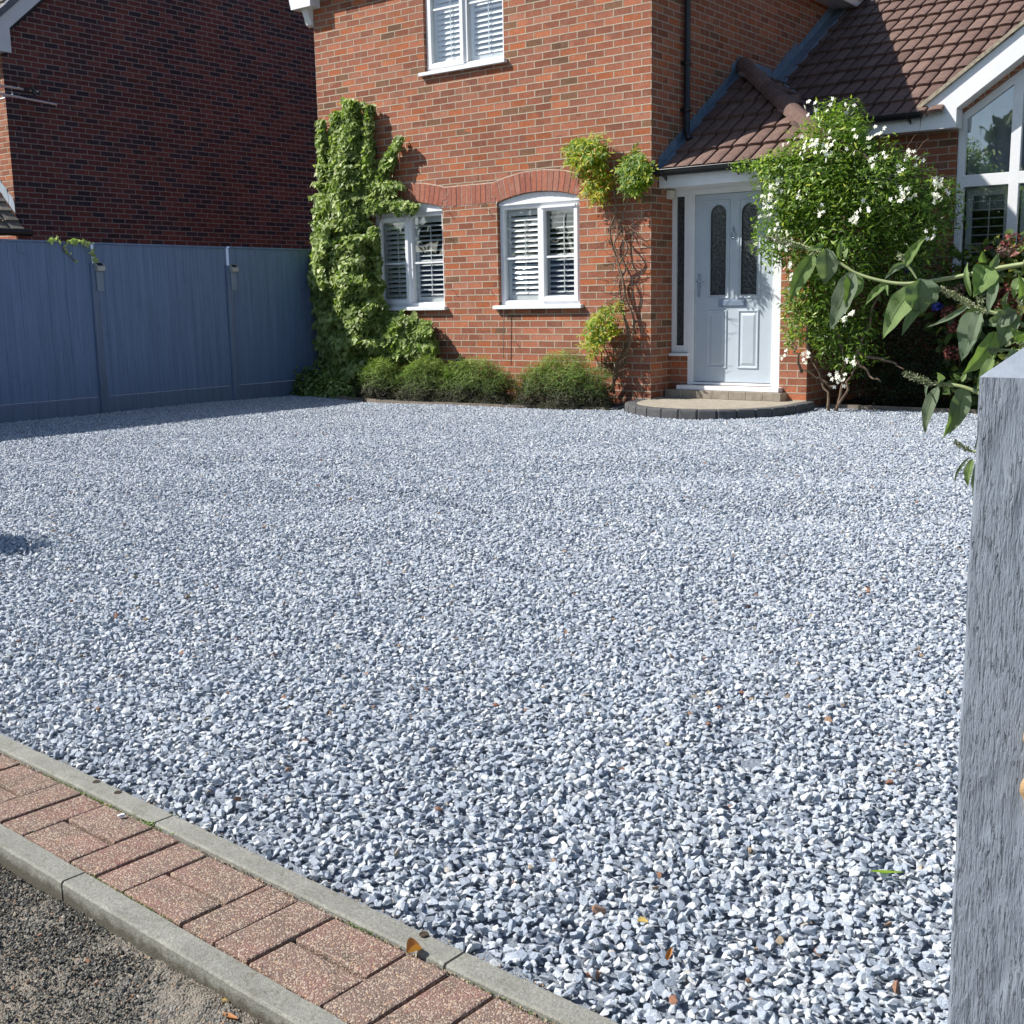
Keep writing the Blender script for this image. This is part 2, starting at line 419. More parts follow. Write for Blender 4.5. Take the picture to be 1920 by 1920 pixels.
exec_parts = []
def atx(x, y, X):
    d = cf + cr * (x - 960) / F_PX - cu * (y - 960) / F_PX
    return CAM + d * ((X - CAM.x) / d.x)
def atz(x, y, z):
    d = cf + cr * (x - 960) / F_PX - cu * (y - 960) / F_PX
    return CAM + d * ((z - CAM.z) / d.z)

# ------------------------------------------------------------------ ground, road, kerbs, path
def flat_sheet(name, pts, z, mat, kind='structure'):
    mb = MB(); mb.poly([(p[0], p[1], z) for p in pts], [(p[0], p[1]) for p in pts]); o = mb.build(name, mat); o['kind'] = kind; return o
def ground_mat(name, c1, c2, scale, bump, dist):
    m, t, b, o = newmat(name); g = G(t); co = obj_co(g)
    c = g.mix(g.ramp(g.noise(co, scale, 6, .7), [(.3, 0.), (.7, 1.)]), c1, c2)
    c = g.mix(1.0, c, g.ramp(g.noise(co, scale * 12, 4, .7), [(.3, .6), (.7, 1.35)]), 'MULTIPLY')
    g.l(c, b.inputs['Base Color']); b.inputs['Roughness'].default_value = .92; b.inputs['Specular IOR Level'].default_value = .2
    g.l(g.bump(g.noise(co, bump, 5, .7), 1.0, dist), b.inputs['Normal']); return m
MAT['earth'] = ground_mat('earth', (.06, .055, .035), (.09, .11, .045), .5, 12, .03)
flat_sheet('ground', [(-900, -900), (900, -900), (900, 900), (-900, 900)], -.22, MAT['earth'])
A0 = Vector((3.36, -9.226)); ang = R(-3.5); D0 = Vector((math.cos(ang), math.sin(ang))); N0 = Vector((math.sin(ang), -math.cos(ang)))
def S(u, v, z=0.0):
    q = A0 + D0 * u + N0 * v; return Vector((q.x, q.y, z))
KZ = -.108

def tarmac():
    m, t, b, o = newmat('worn_tarmac'); g = G(t); co = obj_co(g)
    vo = g.n('TexVoronoi'); vo.inputs['Scale'].default_value = 210; g.l(co, vo.inputs['Vector'])
    vo2 = g.n('TexVoronoi'); vo2.inputs['Scale'].default_value = 330; g.l(co, vo2.inputs['Vector'])
    hs = g.n('SeparateColor'); g.l(vo.outputs['Color'], hs.inputs[0])
    chip = g.ramp(hs.outputs[0], [(0, (.04, .042, .04)), (.35, (.10, .10, .09)), (.6, (.17, .165, .15)), (.85, (.24, .23, .20)), (.985, (.28, .18, .11)), (1, (.36, .34, .30))])
    fines = g.ramp(g.noise(co, 3.2, 6, .75), [(.42, 0.), (.62, 1.)])
    c = g.mix(g.math('MULTIPLY', fines, .75), chip, (.235, .20, .155))
    moss = g.ramp(g.noise(co, 6.5, 5, .7), [(.55, 0.), (.68, 1.)])
    c = g.mix(g.math('MULTIPLY', moss, .35), c, (.05, .05, .035))
    g.l(c, b.inputs['Base Color']); b.inputs['Roughness'].default_value = .9
    h = g.math('SUBTRACT', 1.0, vo.outputs['Distance'])
    h = g.math('ADD', g.math('MULTIPLY', h, g.math('SUBTRACT', 1.0, g.math('MULTIPLY', fines, .7))), g.math('MULTIPLY', g.math('SUBTRACT', 1., vo2.outputs['Distance']), .35))
    g.l(g.bump(h, 1.0, .006), b.inputs['Normal']); return m
MAT['tarmac'] = tarmac()
# road sheet with a gently uneven surface, meeting the lower kerb
from mathutils import noise as _nz
mnz = lambda q: _nz.noise(Vector(q))
def road():
    nx, ny = 520, 190; us = np.linspace(-.4, 3.0, nx); vs = np.linspace(.30, 1.5, ny)
    V = []; 
    for v in vs:
        for u in us:
            k = math.sin(u * 5.1 + 1.3 * math.sin(v * 9)) * .5 + math.sin(u * 2.3 - v * 7) * .5
            zz = -.163 + .006 * k + .007 * mnz((u * 9, v * 9, 1)) + .004 * mnz((u * 31, v * 31, 2)) + .018 * math.exp(-((v - .36) / .05) ** 2) * (0.4 + 0.6 * math.sin(u * 7.7) ** 2) + RNG.normal(0, .0020)
            V.append(tuple(S(u, v, zz)))
    Fc = [(j * nx + i, (j + 1) * nx + i, (j + 1) * nx + i + 1, j * nx + i + 1) for j in range(ny - 1) for i in range(nx - 1)]
    me = bpy.data.meshes.new('road'); me.from_pydata(V, [], Fc); me.update()
    o = link('road', me, MAT['tarmac'], smooth=True); o['kind'] = 'structure'
road()
flat_sheet('road', [tuple(S(-40, .30)[:2]), tuple(S(40, .30)[:2]), tuple(S(40, 9)[:2]), tuple(S(-40, 9)[:2])], -.176, MAT['tarmac'])

def conc_mat(name='kerb_concrete', base=(.285, .285, .25)):
    m, t, b, o = newmat(name); g = G(t); co = obj_co(g)
    c = g.mix(g.ramp(g.noise(co, 7, 6, .75), [(.3, 0.), (.7, 1.)]), tuple(x * .78 for x in base), tuple(x * 1.15 for x in base))
    vo = g.n('TexVoronoi'); vo.inputs['Scale'].default_value = 420; g.l(co, vo.inputs['Vector'])
    pit = g.ramp(vo.outputs['Distance'], [(.0, .45), (.22, 1.0)])
    c = g.mix(.8, c, g.mix(1.0, c, pit, 'MULTIPLY')); c = g.mix(1.0, c, g.ramp(g.noise(co, 140, 5, .8), [(.32, .68), (.68, 1.25)]), 'MULTIPLY')
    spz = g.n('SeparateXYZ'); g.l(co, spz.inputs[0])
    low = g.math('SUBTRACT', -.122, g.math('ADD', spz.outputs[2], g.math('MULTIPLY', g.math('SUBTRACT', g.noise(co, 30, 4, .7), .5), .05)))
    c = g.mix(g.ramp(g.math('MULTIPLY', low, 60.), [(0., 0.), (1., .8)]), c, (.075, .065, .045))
    ed = g.ramp(g.noise(co, 26, 6, .85), [(.54, 0.), (.70, .75)])
    c = g.mix(ed, c, (.12, .105, .07))
    g.l(c, b.inputs['Base Color']); b.inputs['Roughness'].default_value = .9; b.inputs['Specular IOR Level'].default_value = .2
    g.l(g.bump(g.noise(co, 200, 5, .75), 1.0, .0030), b.inputs['Normal']); return m
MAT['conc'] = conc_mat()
def kerb(v0, v1, cuts, depth):
    for i in range(len(cuts) - 1):
        mb = MB(); a, b2 = cuts[i] + .003, cuts[i + 1] - .003
        n = 40; jit = [random.uniform(-.0006, .0006) for _ in range(n + 1)]; jt2 = [random.uniform(-.0006, .0006) for _ in range(n + 1)]
        V = []
        for k in range(n + 1):
            u = a + (b2 - a) * k / n; r = .0035 + .0015 * random.random()
            for (vv, zz) in ((v0 + jit[k], -depth), (v0 + jit[k], -r), (v0 + r + jit[k], 0), (v1 - r + jt2[k], 0), (v1 + jt2[k], -r), (v1 + jt2[k], -depth)):
                V.append(tuple(S(u, vv, KZ + zz + .0012 * math.sin(u * 3))))
        F_ = []
        for k in range(n):
            for q in range(5): F_.append((k * 6 + q, k * 6 + q + 1, (k + 1) * 6 + q + 1, (k + 1) * 6 + q))
        F_.append(tuple(range(6))); F_.append(tuple(reversed(range(n * 6, n * 6 + 6))))
        me = bpy.data.meshes.new('kerb'); me.from_pydata(V, [], F_); me.update()
        bm = bmesh.new(); bm.from_mesh(me); bmesh.ops.recalc_face_normals(bm, faces=bm.faces); bm.to_mesh(me); bm.free()
        o = link('kerb', me, MAT['conc']); o['kind'] = 'structure'
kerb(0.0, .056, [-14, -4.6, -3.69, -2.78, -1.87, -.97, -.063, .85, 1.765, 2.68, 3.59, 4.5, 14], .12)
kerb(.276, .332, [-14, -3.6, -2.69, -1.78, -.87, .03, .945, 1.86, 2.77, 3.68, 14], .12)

def paver_mat():
    m, t, b, o = newmat('red_paver'); g = G(t); co = obj_co(g); r = rnd_attr(g)
    base = g.ramp(r, [(0, (.225, .115, .095)), (.5, (.26, .135, .112)), (1, (.23, .140, .118))])
    w_ = g.ramp(g.noise(co, 7, 5, .75), [(.35, 0.), (.65, 1.)])
    c = g.mix(g.math('MULTIPLY', w_, .75), base, (.165, .135, .11))
    wd2 = g.ramp(g.noise(co, 16, 6, .8), [(.50, 0.), (.66, .75)]); c = g.mix(wd2, c, (.085, .068, .052))
    vo = g.n('TexVoronoi'); vo.inputs['Scale'].default_value = 290; g.l(co, vo.inputs['Vector'])
    hs = g.n('SeparateColor'); g.l(vo.outputs['Color'], hs.inputs[0])
    agg = g.ramp(hs.outputs[1], [(.52, 0.), (.62, 1.)])
    ac = g.ramp(hs.outputs[0], [(0, (.16, .12, .10)), (.4, (.38, .30, .23)), (.8, (.50, .43, .35)), (1, (.50, .30, .15))])
    c = g.mix(g.math('MULTIPLY', agg, .72), c, ac)
    g.l(c, b.inputs['Base Color']); b.inputs['Roughness'].default_value = .85; b.inputs['Specular IOR Level'].default_value = .3
    h = g.math('ADD', g.math('MULTIPLY', agg, .5), g.math('SUBTRACT', 1., vo.outputs['Distance']))
    g.l(g.bump(h, .9, .0022), b.inputs['Normal']); return m
MAT['paver'] = paver_mat()
MAT['joint'] = ground_mat('joint_dirt', (.05, .038, .025), (.10, .075, .05), 30, 200, .004)
mb = MB(); mb.poly([S(-14, .05, KZ - .022), S(-14, .28, KZ - .022), S(14, .28, KZ - .022), S(14, .05, KZ - .022)]); o = mb.build('path_bed', MAT['joint']); o['kind'] = 'structure'
mb = MB(); u = .847 - .82 * 6
while u < 6:
    zz = KZ - .007
    def blk(u0, u1, v0, v1):
        dz = random.uniform(-.002, .0018); t1 = random.uniform(-.0012, .0012)
        du = random.uniform(-.001, .001)
        a = S(u0 + du, v0, zz + dz - .05); ex = Vector((D0.x, D0.y, random.uniform(-.008, .008))).normalized(); ey = Vector((N0.x, N0.y, t1 * 6)).normalized()
        mb.obox(a, ex, ey, ex.cross(ey).normalized() * -1 if ex.cross(ey).z < 0 else ex.cross(ey).normalized(), u1 - u0, v1 - v0, .05)
    blk(u + .003, u + .1005, .063, .267); blk(u + .1075, u + .2045, .063, .267)
    blk(u + .211, u + .408, .063, .1605); blk(u + .211, u + .408, .1695, .267)
    u += .411
o = mb.build('path', MAT['paver'], bevel=.005, rnd=True); o['kind'] = 'structure'

# ------------------------------------------------------------------ gravel: base sheet and loose stones
RUTS = [(-.8, -5.42, 1.0, -5.5), (.8, -5.47, 2.1, -5.72), (1.9, -5.65, 3.1, -6.2), (2.9, -6.05, 4.2, -6.95), (4.0, -6.8, 5.2, -7.75), (2.4, -6.6, 3.9, -7.03), (2.3, -7.15, 4.2, -7.95), (4.9, -7.9, 5.4, -8.6)]
def rut(x, y):
    """height of the raked, driven-over surface"""
    h = .010 * math.sin(x * 1.1 + .7 * y) * math.sin(.8 * y + .3) + .006 * math.sin(3.1 * x - 2.2 * y)
    for c0, wdt in ((-4.1, .34), (-5.7, .34)):
        d = (y - c0) - .42 * (x - 2.5); h -= .022 * math.exp(-(d / wdt) ** 2)
    for (xa, ya, xb, yb) in RUTS:
        L2 = (xb - xa) ** 2 + (yb - ya) ** 2; t = ((x - xa) * (xb - xa) + (y - ya) * (yb - ya)) / L2
        if -.05 < t < 1.05:
            d = math.hypot(x - xa - t * (xb - xa), y - ya - t * (yb - ya)); e = math.sin(math.pi * min(1, max(0, t))) ** .5
            h += e * (-.032 * math.exp(-(d / .06) ** 2) + .006 * math.exp(-((d - .12) / .05) ** 2))
    h += .016 * math.exp(-((y + 9.0) / .35) ** 2) * (0.5 + 0.5 * math.sin(x * 2.1))
    return h
def kerb_y(x):      # inner kerb line
    return A0.y + (x - A0.x) * math.tan(ang)
SLC = Vector((.77, -.06)); SLR = .90
def in_gravel(x, y):
    if y < kerb_y(x) + .004: return False
    if x < -4.97 or x > 8.9: return False
    top = -.62 - .26 * math.exp(-((x + 2.9) / 1.2) ** 2)
    if x > -.1: top = -.15 if x < .9 else .66
    if x < -4.3: top = -.5
    if y > top: return False
    if 5.74 < x < 6.0 and y < -9.13 and (x - 5.86) ** 2 + ((y + 9.24) * 1.2) ** 2 < .0144: return False
    if (x - SLC.x) ** 2 + (y - SLC.y) ** 2 < (SLR + .01) ** 2: return False
    return True
def gravel_z(x, y): 
    f = min(1.0, max(0.0, (y - kerb_y(x)) / .10)); return -.116 + .020 * f + rut(x, y) * f
nx, ny = 141, 110; V = []
for j in range(ny):
    for i in range(nx):
        x = -5.0 + 14.0 * i / (nx - 1); yb = kerb_y(x) + .002; y = yb + (1.0 - yb) * j / (ny - 1)
        V.append((x, y, gravel_z(x, y) - .004))
F_ = [(j * nx + i, j * nx + i + 1, (j + 1) * nx + i + 1, (j + 1) * nx + i) for j in range(ny - 1) for i in range(nx - 1)]
me = bpy.data.meshes.new('gravel_bed'); me.from_pydata(V, [], F_); me.update()
MAT['gravelbase'] = ground_mat('gravel_base', (.26, .30, .36), (.38, .43, .50), 40, 90, .02)
o = link('gravel_bed', me, MAT['gravelbase'], smooth=True); o['kind'] = 'structure'

def stone_mat():
    m, t, b, o = newmat('blue_grey_marble_chips'); g = G(t)
    oi = g.n('ObjectInfo'); tc = g.n('TexCoord').outputs['Object']
    off = g.n('VectorMath', operation='ADD'); g.l(tc, off.inputs[0]); cx = g.n('CombineXYZ'); g.l(g.math('MULTIPLY', oi.outputs['Random'], 37.0), cx.inputs[0]); g.l(cx.outputs[0], off.inputs[1])
    c = g.ramp(oi.outputs['Random'], [(0, (.30, .355, .43)), (.15, (.42, .48, .57)), (.38, (.51, .57, .65)), (.62, (.59, .645, .71)), (.82, (.70, .735, .765)), (.99, (.84, .86, .87)), (.996, (.46, .38, .27)), (.9988, (.34, .15, .09))])
    v = g.noise(off.outputs[0], 2.2, 5, .7, 1.2)
    c = g.mix(1.0, c, g.ramp(v, [(.34, .60), (.47, .95), (.56, 1.05), (.66, 1.3)]), 'MULTIPLY')
    g.l(c, b.inputs['Base Color']); b.inputs['Roughness'].default_value = .62; b.inputs['Specular IOR Level'].default_value = .35
    g.l(g.bump(g.noise(off.outputs[0], 7, 4, .7), .5, .12), b.inputs['Normal']); return m
MAT['stone'] = stone_mat()
def stone_mesh(name, k):
    rg = random.Random(100 + k); bm = bmesh.new()
    sx, sy, sz = 1.0, rg.uniform(.62, .88), rg.uniform(.42, .70)
    for i in range(11):
        v = Vector((rg.gauss(0, 1), rg.gauss(0, 1), rg.gauss(0, 1))).normalized() * rg.uniform(.85, 1.05)
        bm.verts.new((v.x * sx, v.y * sy, v.z * sz))
    r = bmesh.ops.convex_hull(bm, input=bm.verts); bmesh.ops.delete(bm, geom=[e for e in r['geom_interior'] if isinstance(e, bmesh.types.BMVert)], context='VERTS')
    bmesh.ops.dissolve_limit(bm, angle_limit=.25, verts=bm.verts, edges=bm.edges)
    bmesh.ops.bevel(bm, geom=bm.edges[:], offset=.028, segments=1, affect='EDGES', clamp_overlap=True)
    bmesh.ops.recalc_face_normals(bm, faces=bm.faces)
    me = bpy.data.meshes.new(name); bm.to_mesh(me); bm.free(); me.materials.append(MAT['stone']); return me
stone_coll = bpy.data.collections.new('gravel_shapes')
stone_objs = []
for k in range(10):
    so_ = bpy.data.objects.new('gravel_stone', stone_mesh('gravel_stone', k)); stone_coll.objects.link(so_); stone_objs.append(so_)

def scatter_obj(name, P, ROT, SC, IDX, coll, label=None):
    """one 'stuff' object: points with rotation, scale and shape index, instanced by geometry nodes"""
    me = bpy.data.meshes.new(name); me.vertices.add(len(P)); me.vertices.foreach_set('co', np.asarray(P, np.float32).ravel())
    for nm, typ, arr in (('rot', 'FLOAT_VECTOR', ROT), ('scl', 'FLOAT', SC), ('idx', 'INT', IDX)):
        a = me.attributes.new(nm, typ, 'POINT'); a.data.foreach_set('vector' if typ == 'FLOAT_VECTOR' else 'value', np.asarray(arr, np.int32 if typ == 'INT' else np.float32).ravel())
    o = bpy.data.objects.new(name, me); C.objects.link(o); o['kind'] = 'stuff'
    ng = bpy.data.node_groups.new(name + '_nodes', 'GeometryNodeTree')
    ng.interface.new_socket('Geometry', in_out='INPUT', socket_type='NodeSocketGeometry'); ng.interface.new_socket('Geometry', in_out='OUTPUT', socket_type='NodeSocketGeometry')
    gi = ng.nodes.new('NodeGroupInput'); go = ng.nodes.new('NodeGroupOutput'); ip = ng.nodes.new('GeometryNodeInstanceOnPoints')
    ci = ng.nodes.new('GeometryNodeCollectionInfo'); ci.inputs['Collection'].default_value = coll; ci.inputs['Separate Children'].default_value = True; ci.inputs['Reset Children'].default_value = True
    def na(nm, dt):
        n = ng.nodes.new('GeometryNodeInputNamedAttribute'); n.data_type = dt; n.inputs['Name'].default_value = nm; return [q for q in n.outputs if q.enabled][0]
    L = ng.links.new
    L(gi.outputs[0], ip.inputs['Points']); L(ci.outputs[0], ip.inputs['Instance']); ip.inputs['Pick Instance'].default_value = True
    L(na('idx', 'INT'), ip.inputs['Instance Index']); L(na('scl', 'FLOAT'), ip.inputs['Scale'])
    e2r = ng.nodes.new('FunctionNodeEulerToRotation'); L(na('rot', 'FLOAT_VECTOR'), e2r.inputs[0]); L(e2r.outputs[0], ip.inputs['Rotation'])
    L(ip.outputs[0], go.inputs[0])
    md = o.modifiers.new('scatter', 'NODES'); md.node_group = ng
    return o
def make_gravel():
    sp = .0170; P = []; SCL = []
    x0, x1 = -4.97, 8.6
    xs = np.arange(x0, x1, sp); ys = np.arange(-9.62, .66, sp)
    X, Y = np.meshgrid(xs, ys); X = X + RNG.uniform(-.5, .5, X.shape) * sp; Y = Y + RNG.uniform(-.5, .5, Y.shape) * sp
    X = X.ravel(); Y = Y.ravel()
    # extra upper layer
    k = RNG.random(len(X)) < .55; X2 = X[k] + RNG.uniform(-.01, .01, k.sum()); Y2 = Y[k] + RNG.uniform(-.01, .01, k.sum())
    lay = np.concatenate([np.zeros(len(X)), np.ones(len(X2))]); X = np.concatenate([X, X2]); Y = np.concatenate([Y, Y2])
    Z = np.empty(len(X)); keep = np.zeros(len(X), bool)
    for i in range(len(X)):
        if in_gravel(X[i], Y[i]):
            keep[i] = True; Z[i] = gravel_z(X[i], Y[i])
    # nothing is drawn far outside every plausible view: thin out behind the right edge
    keep &= ~((X > 6.9) & (RNG.random(len(X)) < .5))
    X, Y, Z, lay = X[keep], Y[keep], Z[keep], lay[keep]; n = len(X)
    sc = np.clip(RNG.lognormal(math.log(.0112), .22, n), .0065, .0175)
    Z = Z + sc * .35 + lay * .0085 + RNG.uniform(-.003, .003, n)
    rot = np.stack([RNG.normal(0, .36, n), RNG.normal(0, .36, n), RNG.uniform(0, 6.28, n)], 1)
    # a few spilled over the kerb
    scatter_obj('gravel', np.stack([X, Y, Z], 1), rot, sc, RNG.integers(0, 10, n), stone_coll)
    print('stones', n)
make_gravel()

# ------------------------------------------------------------------ roof tiling helper
def tile_mesh(o, eu, ev, w, l, inside=None, pan=.165, gauge=.345, hump=.016, step=.034):
    """tiles over the sheet o + eu*u + ev*v; inside(u, v) trims it.  returns mesh with per tile 'rnd'"""
    eu = Vector(eu).normalized(); ev = Vector(ev).normalized(); nn = eu.cross(ev).normalized()
    if nn.z < 0: nn = -nn
    o = Vector(o); V = []; Fc = []; RN = []
    prof = [(0, -1.5), (.075, -1.5), (.10, .35), (.28, .85), (.55, 1.0), (.80, .9), (.93, .5), (.965, -1.5)]
    nr = int(math.ceil(l / gauge)); nc = int(math.ceil(w / pan))
    for r in range(nr):
        v0 = r * gauge; v1 = min(l, v0 + gauge + .03)
        for c in range(nc):
            if inside and not inside((c + .5) * pan, v0 + gauge * .5): continue
            rv = random.random(); jz = random.uniform(-.002, .002); jv = random.uniform(-.004, .004); base = len(V)
            for (f, h) in prof:
                u = min(w, (c + f) * pan); hh = hump * h
                zl = step + hh + jz
                arc = .010 * math.sin(math.pi * f)
                V.append(o + eu * u + ev * (v0 + jv - arc) + nn * (zl - .034)); V.append(o + eu * u + ev * (v0 + jv - arc) + nn * zl); V.append(o + eu * u + ev * v1 + nn * hh)
                RN += [rv] * 3
            for i in range(len(prof) - 1):
                a = base + i * 3; b = a + 3
                Fc.append((a, b, b + 1, a + 1)); Fc.append((a + 1, b + 1, b + 2, a + 2))
    me = bpy.data.meshes.new('tiles'); me.from_pydata([tuple(v) for v in V], [], Fc)
    at_ = me.attributes.new('rnd', 'FLOAT', 'POINT'); at_.data.foreach_set('value', RN); me.update(); return me
def ridge_tiles(pts0, pts1, rad, name, mat, parent, n=None):
    a = Vector(pts0); b = Vector(pts1); L = (b - a).length; n = n or max(1, int(L / .42)); mb = MB(); d = (b - a) / n
    up = Vector((0, 0, 1)); side = d.cross(up).normalized(); upn = side.cross(d.normalized()).normalized()
    for i in range(n):
        p = a + d * i; q = p + d * 1.03
        for (A, B, r0, r1) in ((p, q, rad, rad * 1.06),):
            base = len(mb.v); K = 9
            for (cc, rr) in ((A, r0), (B, r1), (B, r1 - .016), (A, r0 - .016)):
                for k in range(K):
                    t = math.pi * k / (K - 1); mb.v.append(tuple(cc + side * math.cos(t) * rr + upn * math.sin(t) * rr))
            for s_ in range(3):
                for k in range(K - 1):
                    mb.f.append((base + s_ * K + k, base + s_ * K + k + 1, base + (s_ + 1) * K + k + 1, base + (s_ + 1) * K + k)); mb.uv.append([(0, 0)] * 4); mb.mi.append(0)
    return mb.build(name, mat, parent, smooth=False, rnd=True)

# ================================================================== MAIN HOUSE
house = empty('brick_house', (-2.4, 2.0, 0), 'red brick house with pale grey front door, white shuttered windows and brown tiled roofs', 'house')
XL = -4.84; EZ = 4.85; GZ = .002
WR = (-2.015, -.89); WL = (-3.955, -2.83); WU = (-3.04, -1.875)
holesF = [[(WR[0], .985), (WR[1], .985)] + arch_pts(WR[0], WR[1], 2.152, .085)[0:],
          [(WL[0], .985), (WL[1], .985)] + arch_pts(WL[0], WL[1], 2.152, .085),
          [(WU[0], 3.66), (WU[1], 3.66), (WU[1], 4.74), (WU[0], 4.74)]]
mb = MB()
holed_wall(mb, 'y', 0.0, [(XL, -.3), (0, -.3), (0, EZ), (-2.42, 6.55), (XL, EZ)], holesF, True, .10)
# side walls (x = 0 and x = XL) and back
mb.poly([(0, 0, -.3), (0, 8, -.3), (0, 8, EZ), (0, 0, EZ)], [(0, -.3), (8, -.3), (8, EZ), (0, EZ)])
mb.poly([(XL, 8, -.3), (XL, 0, -.3), (XL, 0, EZ), (XL, 8, EZ)], [(8, -.3), (0, -.3), (0, EZ), (8, EZ)])
mb.poly([(0, 8, -.3), (XL, 8, -.3), (XL, 8, EZ), (-2.42, 8, 6.55), (0, 8, EZ)], [(0, -.3), (4.84, -.3), (4.84, EZ), (2.42, 6.55), (0, EZ)])
mainwall = mb.build('wall', MAT['brick'], house)
# porch and wing walls
DY = .43; WY = 2.05
mb = MB()
holed_wall(mb, 'y', DY, [(0.0, -.3), (1.56, -.3), (1.56, 2.5), (0.0, 2.5)], [[(.0015, .46), (.20, .46), (.20, .13), (1.262, .13), (1.262, 2.19), (.0015, 2.19)]], True, .07)
mb.poly([(1.56, DY, -.3), (1.56, WY, -.3), (1.56, WY, 2.55), (1.56, DY, 2.55)], [(DY, -.3), (WY, -.3), (WY, 2.55), (DY, 2.55)])
mb.build('wall', MAT['brick'], house)
mb = MB(); GX0, GX1, GXA = 2.14, 6.06, 4.10
def gz(x): return 2.96 + .69 * (x - GX0) if x < GXA else 2.96 + .69 * (GX1 - x)
wt = lambda x: 2.845 + .66 * (x - 2.44)
holed_wall(mb, 'y', WY, [(1.56, -.3), (9.0, -.3), (9.0, 2.9), (GX1, 2.9), (GXA, gz(GXA) - .12), (GX0, 2.9), (1.56, 2.9)],
           [[(2.44, .92), (5.76, .92), (5.76, 2.845), (GXA, wt(GXA)), (2.44, 2.845)]], True, .10)
mb.poly([(9, WY, -.3), (9, 8, -.3), (9, 8, 2.9), (9, WY, 2.9)], [(0, -.3), (6, -.3), (6, 2.9), (0, 2.9)])
mb.build('wall', MAT['brick'], house)

# arches and soldier course over the ground floor windows
mb = MB(); mm = MB()
def voussoirs(x0, x1, zs, rise, h=.218, n=None):
    c = (x0 + x1) / 2; hw = (x1 - x0) / 2; r = (hw * hw + rise * rise) / (2 * rise); a0 = math.asin(hw / r) ; zc = zs + rise - r
    n = n or int(round(2 * a0 * (r + h * .35) / .0755))
    P = lambda a, rr, y: (c + rr * math.sin(a), y, zc + rr * math.cos(a))
    for i in range(n):
        da = 2 * a0 / n; a = -a0 + i * da; g_ = .0042 / r; jr = random.uniform(-.003, .003); jy = random.uniform(-.0015, .0015)
        q = [P(a + g_, r - .0 + max(0, jr) * .5, -.006 + jy), P(a + da - g_, r + max(0, jr) * .5, -.006 + jy), P(a + da - g_, r + h + jr, -.006 + jy), P(a + g_, r + h + jr, -.006 + jy)]
        mb.prism(q, (0, .05, 0))
    for i in range(16):
        a = -a0 + 2 * a0 * i / 16; b2 = a + 2 * a0 / 16
        mm.poly([P(a, r, -.0015), P(b2, r, -.0015), P(b2, r + h + .01, -.0015), P(a, r + h + .01, -.0015)])
voussoirs(WR[0], WR[1], 2.152, .085); voussoirs(WL[0], WL[1], 2.152, .085)
xa, xb = WL[1] + .012, WR[0] - .012
mm.poly([(xa - .02, -.0013, 2.143), (xb + .02, -.0013, 2.143), (xb + .02, -.0013, 2.378), (xa - .02, -.0013, 2.378)])
for k in range(3):
    for (q0, q1) in ((xa, xa + .07), (xb - .07, xb)):
        mb.box(q0 + .004, -.006, 2.152 + k * .0745, q1 - .004, .04, 2.152 + k * .0745 + .065)
nS = 9; wS = (xb - xa - .14) / nS
for k in range(nS):
    x = xa + .07 + k * wS; j = random.uniform(-.002, .002); mb.box(x + .0045, -.006 + j, 2.152, x + wS - .0045, .04, 2.367 + j)
def solid_brick():
    m, t, b, o = newmat('arch_brick'); g = G(t); co = obj_co(g); r = rnd_attr(g)
    c = g.ramp(r, [(0, (.36, .125, .08)), (.3, (.40, .155, .10)), (.6, (.32, .115, .08)), (.85, (.38, .17, .12)), (1, (.29, .115, .08))])
    c = g.mix(1.0, c, g.ramp(g.noise(co, 30, 5, .75), [(.3, .75), (.7, 1.22)]), 'MULTIPLY')
    c = g.mix(g.ramp(g.noise(co, 8, 4, .7), [(.55, 0.), (.72, .45)]), c, (.48, .34, .28))
    g.l(c, b.inputs['Base Color']); b.inputs['Roughness'].default_value = .88; b.inputs['Specular IOR Level'].default_value = .2
    g.l(g.bump(g.noise(co, 150, 5, .7), .9, .003), b.inputs['Normal']); return m
MAT['vbrick'] = solid_brick(); MAT['mortar'] = plain('mortar', (.48, .41, .32), .95, .2, 20, .002, 150)
mb.build('arch_brickwork', MAT['vbrick'], house, bevel=.002, rnd=True)
mm.build('arch_mortar', MAT['mortar'], house)

# ------------------------------------------------------------------ windows
def bar(mb, x0, z0, x1, z1, y0, y1): mb.box(x0, y0, z0, x1, y1, z1)
def frame_rect(mb, x0, z0, x1, z1, w_, y0, y1, ch=.012):
    """mitred frame with a sloped inner bead"""
    o_ = [(x0, z0), (x1, z0), (x1, z1), (x0, z1)]; i_ = [(x0 + w_, z0 + w_), (x1 - w_, z0 + w_), (x1 - w_, z1 - w_), (x0 + w_, z1 - w_)]
    m_ = [(x0 + w_ - ch, z0 + w_ - ch), (x1 - w_ + ch, z0 + w_ - ch), (x1 - w_ + ch, z1 - w_ + ch), (x0 + w_ - ch, z1 - w_ + ch)]
    for k in range(4):
        j = (k + 1) % 4
        mb.poly([(o_[k][0], y0, o_[k][1]), (o_[j][0], y0, o_[j][1]), (m_[j][0], y0, m_[j][1]), (m_[k][0], y0, m_[k][1])])
        mb.poly([(m_[k][0], y0, m_[k][1]), (m_[j][0], y0, m_[j][1]), (i_[j][0], y0 + ch * 1.3, i_[j][1]), (i_[k][0], y0 + ch * 1.3, i_[k][1])])
        mb.poly([(i_[k][0], y0 + ch * 1.3, i_[k][1]), (i_[j][0], y0 + ch * 1.3, i_[j][1]), (i_[j][0], y1, i_[j][1]), (i_[k][0], y1, i_[k][1])])
        mb.poly([(o_[j][0], y0, o_[j][1]), (o_[k][0], y0, o_[k][1]), (o_[k][0], y1, o_[k][1]), (o_[j][0], y1, o_[j][1])])
